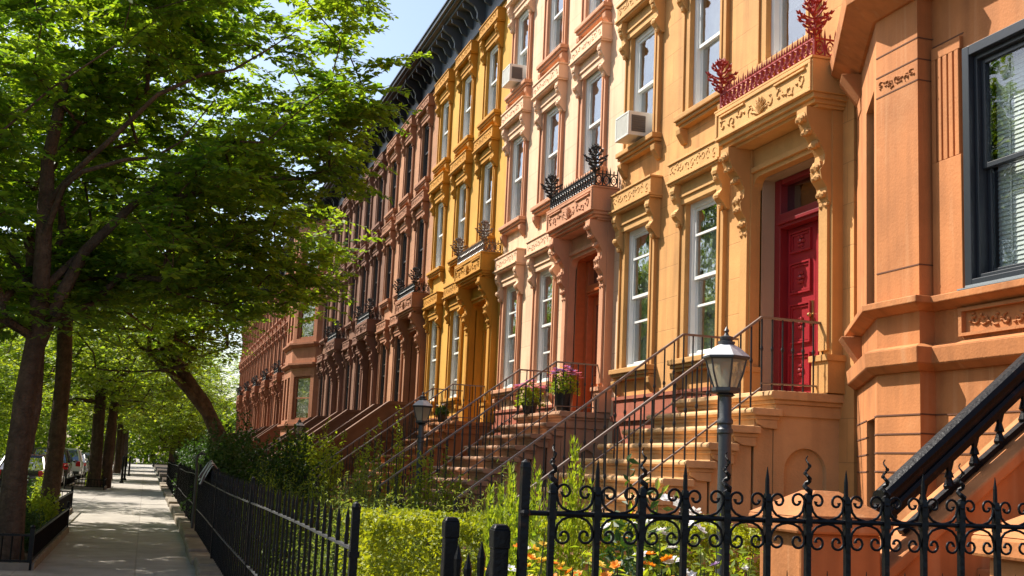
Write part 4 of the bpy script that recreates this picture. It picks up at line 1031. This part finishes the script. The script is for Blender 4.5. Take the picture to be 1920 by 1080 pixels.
def shrub(name, label, cat, loc, r, n, size, mat, seed, kind='ball', stems=6, group=None, narrow=.5, spikes=0):
    """leafy mound: leaves packed to a lumpy shell; spikes add upright leafy shoots"""
    rng = random.Random(seed); root = empty(name, loc, label, cat, group); lv = MB(); st = MB()
    for i in range(n):
        if kind == 'box':
            p = Vector((rng.uniform(-1,1), rng.uniform(-1,1), rng.uniform(0,1)))
            if rng.random() < .75:
                ax = rng.choice((0,1,2,2)); p[ax] = (rng.choice((-1,1)) if ax < 2 else 1)*rng.uniform(.9,1.0)
            q = Vector((p.x*r[0], p.y*r[1], p.z*r[2])); b = noise.noise(q*2.2+Vector((seed,3,1)))
            if noise.noise(q*5.5) < -.30: continue
            q = Vector((q.x*(1+.05*b), q.y*(1+.08*b), q.z*(1+.06*b+.03*noise.noise(q*6))))
        else:
            v = Vector((rng.gauss(0,1), rng.gauss(0,1), rng.gauss(0,1))).normalized(); v.z = abs(v.z); k = rng.random()**.35
            b = 1+.38*noise.noise(v*2.1+Vector((seed*3.1,0,0)))+.2*noise.noise(v*5+Vector((seed,0,5)))
            q = Vector((v.x*r[0], v.y*r[1], v.z*r[2]))*k*b
            q.z = max(.03, q.z)
        leaf(lv, q, size, rng, .35, narrow)
    for i in range(spikes):
        a = rng.uniform(0,6.28); d = rng.random()**.5; x, y = r[0]*d*cos(a)*.95, r[1]*d*sin(a)*.95
        z1 = r[2]*(1.08-.35*d*d)*rng.uniform(.8,1.25); tx, ty = x*1.15+rng.uniform(-.06,.06), y*1.15+rng.uniform(-.06,.06)
        st.tube([(x*.6,y*.6,0),(x,y,z1*.5),(tx,ty,z1)], [.008,.006,.002], 4)
        k = int(z1*34)
        for s in range(k):
            t = .25+.78*s/k; p = Vector((x*.6,y*.6,0)).lerp(Vector((tx,ty,z1)), t); leaf(lv, p+Vector((rng.gauss(0,.03),rng.gauss(0,.03),0)), size, rng, .6, narrow*.8)
    for i in range(stems):
        a = 2*pi*i/max(1,stems); st.tube([(.03*cos(a),.03*sin(a),0),(r[0]*.35*cos(a),r[1]*.35*sin(a),r[2]*.6)], [.014,.006], 5)
    lv.build('foliage', mat, root, recalc=False); st.build('stem', M['stem'], root)
    return root
G1 = 'shrubs in the front gardens'
shrub('hedge', 'clipped yellow-green hedge behind the gate posts', 'hedge', (3.05,8.75,.05), (1.55,.62,1.22), 42000, .045, M['leaf_hedge'], 3, 'box', 14, narrow=.6, spikes=0)
for i, (x, y, rx, ry, rz, n, lab) in enumerate(((1.95,10.7,.8,.7,1.30,5200,'blue-green shrub at the fence just behind the clipped hedge'), (3.15,10.75,.85,.65,1.36,5200,'blue-green shrub close to the slender conifers, behind the hedge'), (2.6,15.4,.9,1.0,1.38,4600,'feathery grey-green shrub below the vines and the second lamp'), (4.3,14.9,.7,.8,1.25,3600,'low blue-green shrub against the peach house steps'))):
    shrub('garden_shrub', lab, 'shrub', (x,y,.05), (rx,ry,rz*.93), n*2, .048, M['leaf_lav'], 50+i, group=G1, narrow=.28, spikes=34)
shrub('grass_clump', 'light feathery tuft leaning over the picket fence', 'ornamental grass', (1.75,17.2,.05), (.55,1.0,1.2), 2200, .06, M['leaf_lime'], 61, narrow=.22, spikes=90)
for i, (x, y, rx, rz, lab) in enumerate(((3.4,19.4,.42,2.25,'tall leafy vine just behind the second lamp post'), (4.1,20.2,.4,2.35,'tallest bright vine plant rising before the ochre house steps'), (3.15,22.0,.45,2.2,'bright vine plant by the thin handrails of the brown house'), (3.75,16.6,.35,1.95,'narrow climbing plant at the foot of the second lamp post'), (4.35,17.2,.34,1.8,'narrow climbing plant between the second lamp post and the peach house steps'))):
    shrub('climbing_plant', lab, 'vine', (x,y,.05), (rx*.85,rx*.85,rz*.82), 800, .07, M['leaf_lime'], 70+i, group='tall climbing plants in the garden', narrow=.5, spikes=12)
for i, (x, y, rx, ry, rz, lab) in enumerate(((1.75,27.5,.75,1.5,1.85,'dark bush against the second picket fence'), (3.1,26.8,.9,1.2,1.95,'dark bush below the brown house stoop'), (2.3,31.0,1.1,1.5,2.1,'dark bush in front of the leaning garden tree'), (3.9,30.5,1.0,1.3,2.1,'dark bush under the farthest lamp post'), (2.0,42,.95,2.2,2.0,'dark bush past the leaning garden tree'), (1.9,50,.8,2.4,1.9,'farthest dark bush spilling through the railings'))):
    shrub('garden_bush', lab, 'bush', (x,y,.05), (rx,ry,rz), 5200, .11, M['leaf_dark'] if i % 3 else M['leaf_lime'] if i == 3 else M['leaf_dark'], 90+i, group=G1, narrow=.6, spikes=14)
def conifer(loc, h, lab, seed):
    rng = random.Random(seed); root = empty('upright_conifer', loc, lab, 'conifer', 'slender conifers by the steps'); lv = MB(); st = MB()
    st.tube([(0,0,0),(0,0,h*.6)], [.02,.008], 5)
    for q in range(7):
        a = rng.uniform(0,6.28); d = rng.uniform(.0,.13); b = Vector((d*cos(a), d*sin(a), .5)); t = Vector((d*1.4*cos(a), d*1.4*sin(a), h*rng.uniform(.78,1.0)))
        for k in range(230):
            u = rng.random(); p = b.lerp(t, u); w = .055*(1-u)**.6+.006; e = rng.uniform(0,6.28); p = p+Vector((w*cos(e), w*sin(e), 0)); n = len(lv.v); c = Vector((cos(e)*.4, sin(e)*.4, 1)).normalized()*rng.uniform(.03,.055); sd = Vector((-sin(e), cos(e), 0))*.008
            lv.v += [tuple(p-sd), tuple(p+sd), tuple(p+c)]; lv.f.append((n, n+1, n+2))
    lv.build('foliage', M['leaf_lime'], root, recalc=False); st.build('stem', M['stem'], root)
for i, (x, y, rz, lab) in enumerate(((2.28,7.1,1.62,'slender upright conifer rising behind the gate end post'), (2.66,7.35,1.80,'tallest slender conifer in front of the yellow house steps'), (2.46,7.6,1.68,'slender upright conifer between two others by the steps'), (2.05,7.0,1.48,'shortest slender conifer by the hedge end'))):
    conifer((x,y,.05), rz, lab, 110+i)

def flowering(name, label, loc, r, n, size, leafm, blooms, seed, fs=.034):
    """leafy plant with separate blossoms; blooms = [(material, count)]"""
    root = shrub(name, label, 'flowering plant', loc, r, n, size, leafm, seed, group='flowers behind the scrollwork gate', narrow=.5, spikes=8); rng = random.Random(seed+1)
    for mat, k in blooms:
        for _ in range(k):
            m = MB(); a = rng.uniform(0,6.28); d = rng.random()**.5; z = r[2]*(1.06-.22*d*d)+rng.uniform(-.05,.05); c = Vector((r[0]*d*cos(a), r[1]*d*sin(a), z))
            tilt = Matrix.Rotation(rng.uniform(-.6,.6), 3, 'X') @ Matrix.Rotation(rng.uniform(-.6,.6), 3, 'Y')
            for ring, (np_, rr, el) in enumerate(((6,fs,.25),(5,fs*.7,.7))):
                for i in range(np_):
                    b = 2*pi*i/np_+ring*.5; u = Vector((cos(b), sin(b), 0)); w = Vector((-sin(b), cos(b), 0)); up = Vector((0,0,el))
                    m.face([c, c+tilt@((u*.55+w*.38+up*.5)*rr), c+tilt@((u+up)*rr), c+tilt@((u*.55-w*.38+up*.5)*rr)])
            m.build('blossom', mat, root, recalc=False)
    return root
O, Yl, Wh, Pk, Vi = M['fl_orange'], M['fl_yellow'], M['fl_white'], M['fl_pink'], M['fl_violet']
flowering('flowering_plant', 'yellow and orange flowers beside the gate end post', (1.72,5.3,.05), (.26,.3,1.17), 1300, .06, M['leaf_lime'], [(Yl,16),(O,6),(Wh,4)], 130)
flowering('flowering_plant', 'bright orange flowers low behind the gate scrolls', (2.12,5.55,.05), (.26,.3,1.10), 1300, .06, M['leaf_lime'], [(O,14),(Yl,5)], 132)
flowering('flowering_plant', 'white and orange flowers in the middle of the flower bed', (2.52,5.6,.05), (.24,.3,1.14), 1300, .06, M['leaf_lime'], [(Wh,6),(O,8)], 134, .04)
flowering('flowering_plant', 'dark green bush with white and russet flowers behind the gate', (2.62,6.25,.05), (.42,.4,1.26), 2400, .07, M['leaf_dark'], [(Wh,6),(O,3)], 136, .04)
flowering('flowering_plant', 'white lilies in front of the lowest yellow house steps', (2.98,6.55,.05), (.26,.26,1.40), 900, .09, M['leaf_lav'], [(Wh,10)], 138, .055)
flowering('flowering_plant', 'small green plant with pink buds at the foot of the grey lamp post', (3.95,7.3,.05), (.22,.25,.98), 800, .06, M['leaf_lime'], [(Pk,2)], 140)
flowering('flowering_plant', 'leafy plant with pale lilac flowers right of the lilies', (2.98,5.75,.05), (.24,.28,1.08), 1300, .06, M['leaf_lime'], [(Wh,3),(Vi,3)], 142)

def potted(loc, label, h=.34, r=.15, blooms=((Vi,14),(Yl,4)), lr=.27, lh=.34, leafm=None, seed=1, petal=.05):
    root = empty('potted_plant', loc, label, 'potted plant', 'potted flowers on the stoops'); m = MB(); m.lathe([(r*.62,0),(r*.7,.02),(r*.95,h*.86),(r*1.06,h*.88),(r*1.06,h),(r*.9,h),(r*.85,h*.9)], 0, 0, 16); m.build('pot', M['pot'], root, smooth=True)
    rng = random.Random(seed); lv = MB()
    for _ in range(700):
        v = Vector((rng.gauss(0,1), rng.gauss(0,1), rng.gauss(0,1))).normalized(); v.z = abs(v.z)*1.2-.25; k = rng.random()**.4; leaf(lv, (v.x*lr*k, v.y*lr*k, h+v.z*lh*k), .07, rng, .4, .35)
    lv.build('foliage', leafm or M['leaf_lime'], root, recalc=False)
    for mat, n in blooms:
        f = MB()
        for _ in range(n):
            a = rng.uniform(0,6.28); d = rng.random()**.5; c = Vector((lr*d*cos(a)*1.05, lr*d*sin(a)*1.05, h+lh*(1.02-.4*d)+rng.uniform(-.03,.05)))
            for i in range(6):
                b = 2*pi*i/6; u = Vector((cos(b), sin(b), .35)); w = Vector((-sin(b), cos(b), 0)); f.face([c, c+(u*.6+w*.4)*petal, c+u*petal, c+(u*.6-w*.4)*petal])
        f.build('blossom', mat, root, recalc=False)
    return root
potted((6.33,17.98,2.55), 'tall black pot of lilac flowers on the peach house landing', .36, .165, ((Pk,46),(Vi,34),(Yl,6)), seed=2)
potted((6.2,19.35,2.55), 'low pot with green blades and pink flowers beside the tall black pot', .2, .15, ((Pk,46),(Vi,10)), .27, .36, seed=3)
potted((6.2,25.7,2.55), 'small potted plant on the golden ochre house landing', .2, .11, ((Wh,4),), .16, .18, M['leaf_dark'], 4)

# ------------------------------------------------------------------ tree pits with little iron guards
def pit(y0, y1, x0, x1, label, h=.46, seed=1):
    r = empty('tree_guard', (0,0,0), label, 'tree guard', 'low black guards round the tree pits'); m = MB()
    C4 = [(x0,y0),(x1,y0),(x1,y1),(x0,y1)]
    for (a, b) in zip(C4, C4[1:]+C4[:1]):
        for z in (.12, h): m.bar((a[0],a[1],z), (b[0],b[1],z), .035, .03)
        ln = math.hypot(b[0]-a[0], b[1]-a[1]); n = max(2, int(ln/.12))
        for i in range(n): t = i/n; m.tube([(a[0]+(b[0]-a[0])*t, a[1]+(b[1]-a[1])*t, 0), (a[0]+(b[0]-a[0])*t, a[1]+(b[1]-a[1])*t, h+.02)], .011, 4)
    m.build('guard_rail', M['iron'], r)
    for x, y in C4:
        q = MB(); q.box(x-.03, x+.03, y-.03, y+.03, 0, h+.09); q.blob((x,y,h+.11), (.035,.035,.035), 6, 4); q.build('corner_post', M['iron'], r)
    e = MB()
    for (a, b) in zip(C4, C4[1:]+C4[:1]): e.bar((a[0],a[1],.05), (b[0],b[1],.05), .12, .10)
    e.build('stone_border', M['kerb'], r); s = MB(); s.box(x0+.03, x1-.03, y0+.03, y1-.03, .004, .03); s.build('soil', M['soil'], r)
    return r
pit(17.4, 25.2, -2.95, -1.36, 'long black guard round the pit of the big leaning tree')
pit(26.8, 33.5, -2.95, -1.75, 'black guard round the second tree pit', .5)
pit(51.0, 57, -2.95, -1.5, 'low guard round the pit of the twin-trunk tree', .4)
PG = 'plants in the tree pits'
for i, (x, y, rx, ry, rz, mt, lab) in enumerate(((-1.75,20.6,.32,.9,.62,'leaf_dark','leafy ground plant along the guard of the long tree pit'), (-2.3,22.0,.5,.8,.75,'leaf_dark','taller leafy plant on the street side of the long tree pit'), (-1.7,23.6,.28,.8,.75,'leaf_lime','light green plant at the corner post of the long tree pit'), (-2.4,18.6,.4,.6,.5,'leaf_dark','low plant beside the leaning trunk'),
        (-2.1,29.6,.35,.9,.95,'leaf_lime','yellow-green plant at the second trunk'), (-2.5,31.8,.4,.9,.8,'leaf_dark','dark plant behind the second trunk'), (-2.0,54.6,.4,1.4,.8,'leaf_lime','green plants round the twin trunks'))):
    shrub('pit_plant', lab, 'plant', (x,y,.03), (rx,ry,rz), 1500, .085, M[mt], 150+i, group=PG, narrow=.5, spikes=16)

# ------------------------------------------------------------------ cars along the kerb
def car_mats(col, name):
    m = plain(name, col, .22, .0, spec=.6); m.node_tree.nodes['Principled BSDF'].inputs['Coat Weight'].default_value = .6; return m
M['tyre'] = plain('tyre', (.02,.02,.02), .85); M['rim'] = plain('rim', (.45,.45,.46), .3, .8); M['taillight'] = plain('tail_light', (.45,.008,.008), .2); M['carglass'] = glassmat('car_glass', (.42,.55,.55), .6); M['plate'] = plain('plate', (.7,.68,.45), .5); M['trimblack'] = plain('black_plastic', (.02,.02,.022), .5)
def car(loc, col, suv, label, seed):
    r = empty('parked_car', loc, label, 'car', 'cars parked along the kerb'); pm = car_mats(col, 'car_paint'); L_ = 4.6; W = .90
    hood, deck = (.98, 1.02) if suv else (.92, .95); roof = 1.74 if suv else 1.44; sh = 1.08 if suv else .93
    def sect(y, w, zb, zt, tum=.08):
        return [(-w*.92,y,zb),(-w,y,zb+.12),(-w,y,(zb+zt)/2),(-w+tum*.6,y,zt-.05),(-w+tum*1.7,y,zt),(w-tum*1.7,y,zt),(w-tum*.6,y,zt-.05),(w,y,(zb+zt)/2),(w,y,zb+.12),(w*.92,y,zb)]
    b = MB(); st = [(-2.30,.78,.42,.80),(-2.26,.86,.30,.92 if not suv else 1.0),(-1.9,W,.24,sh-.0),(-1.0,W+.02,.22,sh+.02),(.6,W+.02,.22,sh),(1.2,W,.22,hood+.02),(1.9,W-.02,.24,hood-.06),(2.22,.82,.30,hood-.2),(2.30,.74,.42,.62)]
    b.rings([sect(*s) for s in st]); bo = b.build('body', pm, r, smooth=True)
    y0, y1, y2, y3 = (-2.1,-1.85,.15,1.0) if suv else (-1.75,-1.05,.1,1.0)
    def ring(y, w, z): return [(-w,y,z),(w,y,z)]
    g = MB(); gw, rw = .80, .64; base = [(-gw,y0,sh-.01),(gw,y0,sh-.01),(gw,y3,sh-.01),(-gw,y3,sh-.01)]; topq = [(-rw,y1,roof-.07),(rw,y1,roof-.07),(rw,y2,roof-.07),(-rw,y2,roof-.07)]
    g.loft(base, topq); g.build('glazing', M['carglass'], r)
    k = MB(); k.loft([(-gw+.06,y0+.08,sh),(gw-.06,y0+.08,sh),(gw-.06,y3-.1,sh),(-gw+.06,y3-.1,sh)], [(-rw+.05,y1+.06,roof-.1),(rw-.05,y1+.06,roof-.1),(rw-.05,y2-.05,roof-.1),(-rw+.05,y2-.05,roof-.1)]); k.build('cabin', M['trimblack'], r)
    p = MB(); q = [(-rw-.015,y1-.02,roof-.08),(rw+.015,y1-.02,roof-.08),(rw+.015,y2+.02,roof-.08),(-rw-.015,y2+.02,roof-.08)]
    p.loft(q, [(x*.94,(y-(y1+y2)/2)*.95+(y1+y2)/2,roof) for x,y,z in q])
    for i, (u, v) in enumerate(zip(base, topq)): p.tube([u, v], .05 if i < 2 else .04, 5)
    for s in (-1, 1): p.tube([(s*gw*1.005,(y0+y3)/2-.1,sh),(s*rw*1.01,(y1+y2)/2,roof-.08)], .04, 5)
    p.build('roof', pm, r)
    for yy in (-1.4, 1.45):
        for s in (-1, 1):
            t = MB(); t.rings([[(s*(W-.18)+s*dx, yy+rr*cos(a*pi/9), .33+rr*sin(a*pi/9)) for a in range(18)] for dx, rr in ((0,.30),(.0,.33),(.17,.33),(.20,.30))]); w = t.build('wheel', M['tyre'], r)
            d = MB(); d.rings([[(s*(W-.18)+s*dx, yy+rr*cos(a*pi/9), .33+rr*sin(a*pi/9)) for a in range(18)] for dx, rr in ((.19,.21),(.212,.20),(.20,.05))]); d.build('rim', M['rim'], w)
    for s in (-1, 1):
        t = MB(); a, c = sorted((s*.62, s*.86)); t.box(a, c, -2.33, -2.2, .72 if not suv else .78, .90 if not suv else 1.05); t.build('tail_light', M['taillight'], r, bevel=.02)
        t = MB(); a, c = sorted((s*.5, s*.8)); t.box(a, c, 2.2, 2.29, .62, .76); t.build('headlight', M['lampglass'], r)
        t = MB(); t.blob((s*1.0, .75, sh+.06), (.10,.07,.07), 8, 6); t.build('mirror', pm, r)
    t = MB(); t.box(-.82,.82,-2.36,-2.24,.36,.52); t.box(-.8,.8,2.22,2.34,.30,.46); t.build('bumper', M['trimblack'], r, bevel=.03)
    t = MB(); t.box(-.16,.16,-2.345,-2.30,.60,.72); t.build('plate', M['plate'], r)
    return r
for i, (y, col, suv, lab) in enumerate(((48.3,(.025,.012,.014),False,'dark parked car with red tail lights seen between the two nearest trunks'), (54.5,(.30,.045,.03),False,'red parked car ahead of the dark one, mostly behind the second trunk'), (61,(.02,.022,.026),True,'black high-roofed vehicle ahead of the red car'), (72,(.70,.71,.70),True,'white high-roofed vehicle beside the twin-trunk tree'), (79,(.12,.15,.18),False,'blue-grey car ahead of the white vehicle'), (88,(.55,.56,.57),False,'silver car seen to the right of the twin trunks'), (97,(.05,.05,.06),False,'dark car farther up the kerb past the silver one'), (107,(.5,.5,.5),False,'pale car near the far end of the kerb'))):
    car((-4.22, y, -.15), col, suv, lab, i)

# ------------------------------------------------------------------ small things along the path
def bollard(loc, lab, h=1.15):
    m = MB(); m.lathe([(.10,0),(.10,.08),(.06,.12),(.052,h-.2),(.075,h-.18),(.075,h-.14),(.055,h-.12),(.06,h-.06),(.0,h)], 0, 0, 10); o = m.build('bollard', M['iron'], smooth=True); o.location = loc; return tag(o, lab, 'bollard', 'black posts along the kerb side of the path')
bollard((-1.02,63.0,0), 'black iron post where the sunlit strip crosses the far path', 1.35)
bollard((-.98,69.0,0), 'black iron post just behind the one in the sunlit strip', 1.3)
bollard((-.9,80.0,0), 'most distant black iron post on the path', 1.3)
m = MB(); m.tube([(0,0,0),(0,0,1.35),(-.02,0,1.5),(.0,0,1.6),(.07,0,1.65),(.14,0,1.62)], [.03,.028,.028,.028,.028,.02], 8)
o = m.build('hooked_post', M['leadgrey'], smooth=True); o.location = (1.02,25.0,0); tag(o, 'grey pipe post with a curled top at the end of the near fence', 'post')
def cloth():
    m = MB(); nx, ny = 22, 12; rows = []
    for j in range(ny):
        row = []
        for i in range(nx):
            u = i/(nx-1); v = j/(ny-1)*2-1; y = -.75+1.5*u; fold = .03*sin(u*26)+.02*sin(u*11+1)
            dz = -.05-.30*abs(v)**1.3-.06*(1-sin(pi*u)); row.append((v*.14+fold*v*1.2, y+.03*sin(v*5+u*7), dz+.025*sin(u*17+v*2)))
        rows.append(row)
    for j in range(ny-1):
        for i in range(nx-1): m.face([rows[j][i], rows[j][i+1], rows[j+1][i+1], rows[j+1][i]])
    mt, nt, b = newmat('striped_cloth'); p = N(nt, 'ShaderNodeTexCoord'); w = N(nt, 'ShaderNodeTexWave', i_Scale=2.2, i_Distortion=2.0); w.bands_direction = 'Y'; L(nt, p.outputs['Object'], w.inputs['Vector'])
    cr = N(nt, 'ShaderNodeValToRGB'); cr.color_ramp.elements[0].position = .35; cr.color_ramp.elements[0].color = (.10,.05,.05,1); cr.color_ramp.elements[1].position = .5; cr.color_ramp.elements[1].color = (.55,.54,.52,1); L(nt, w.outputs['Fac'], cr.inputs[0]); L(nt, cr.outputs[0], b.inputs['Base Color']); b.inputs['Roughness'].default_value = .9
    o = m.build('draped_cloth', mt, recalc=False, smooth=True); o.location = (1.06,20.6,1.58); return tag(o, 'pale striped cloth hung over the top of the picket fence', 'cloth')
cloth()

# ------------------------------------------------------------------ camera, sun, sky
YAW, PITCH, ROLL, FOC = radians(16.67), radians(8.56), radians(2.5), 2222.0
cy, sy, cp, sp = cos(YAW), sin(YAW), cos(PITCH), sin(PITCH)
fw = Vector((sy*cp, cy*cp, sp)); rt = Vector((cy, -sy, 0)); up = rt.cross(fw)
r2 = rt*cos(ROLL)+up*sin(ROLL); u2 = -rt*sin(ROLL)+up*cos(ROLL)
cam = bpy.data.cameras.new('camera'); co = bpy.data.objects.new('camera', cam); C.objects.link(co)
co.matrix_world = Matrix(((r2.x,u2.x,-fw.x,0),(r2.y,u2.y,-fw.y,0),(r2.z,u2.z,-fw.z,1.65),(0,0,0,1)))
cam.sensor_width = 36; cam.lens = 36*FOC/1920; cam.clip_end = 2000; cam.clip_start = .05
S.camera = co
to_sun = Vector((-1, 1.1, 1.7)).normalized()
sl = bpy.data.lights.new('sun', 'SUN'); so = bpy.data.objects.new('sun', sl); C.objects.link(so)
so.rotation_euler = to_sun.to_track_quat('Z', 'Y').to_euler(); sl.energy = 5.0; sl.angle = radians(.5); sl.color = (1, .93, .82)
W_ = bpy.data.worlds.new('World'); S.world = W_; W_.use_nodes = True; nt = W_.node_tree
sk = nt.nodes.new('ShaderNodeTexSky'); sk.sky_type = 'NISHITA'; sk.sun_disc = False
sk.sun_elevation = math.asin(to_sun.z); sk.sun_rotation = math.atan2(to_sun.x, to_sun.y); sk.air_density = 1.0; sk.dust_density = 2.0; sk.ozone_density = 1.0
bg = nt.nodes['Background']; bg.inputs['Strength'].default_value = .11; nt.links.new(sk.outputs[0], bg.inputs['Color'])
S.view_settings.view_transform = 'Standard'; S.view_settings.look = 'None'; S.view_settings.gamma = 1; S.view_settings.exposure = 1.0
S.cycles.max_bounces = 8; S.cycles.transparent_max_bounces = 24; S.cycles.diffuse_bounces = 3; S.cycles.glossy_bounces = 3; S.cycles.transmission_bounces = 4
S.cycles.use_denoising = True
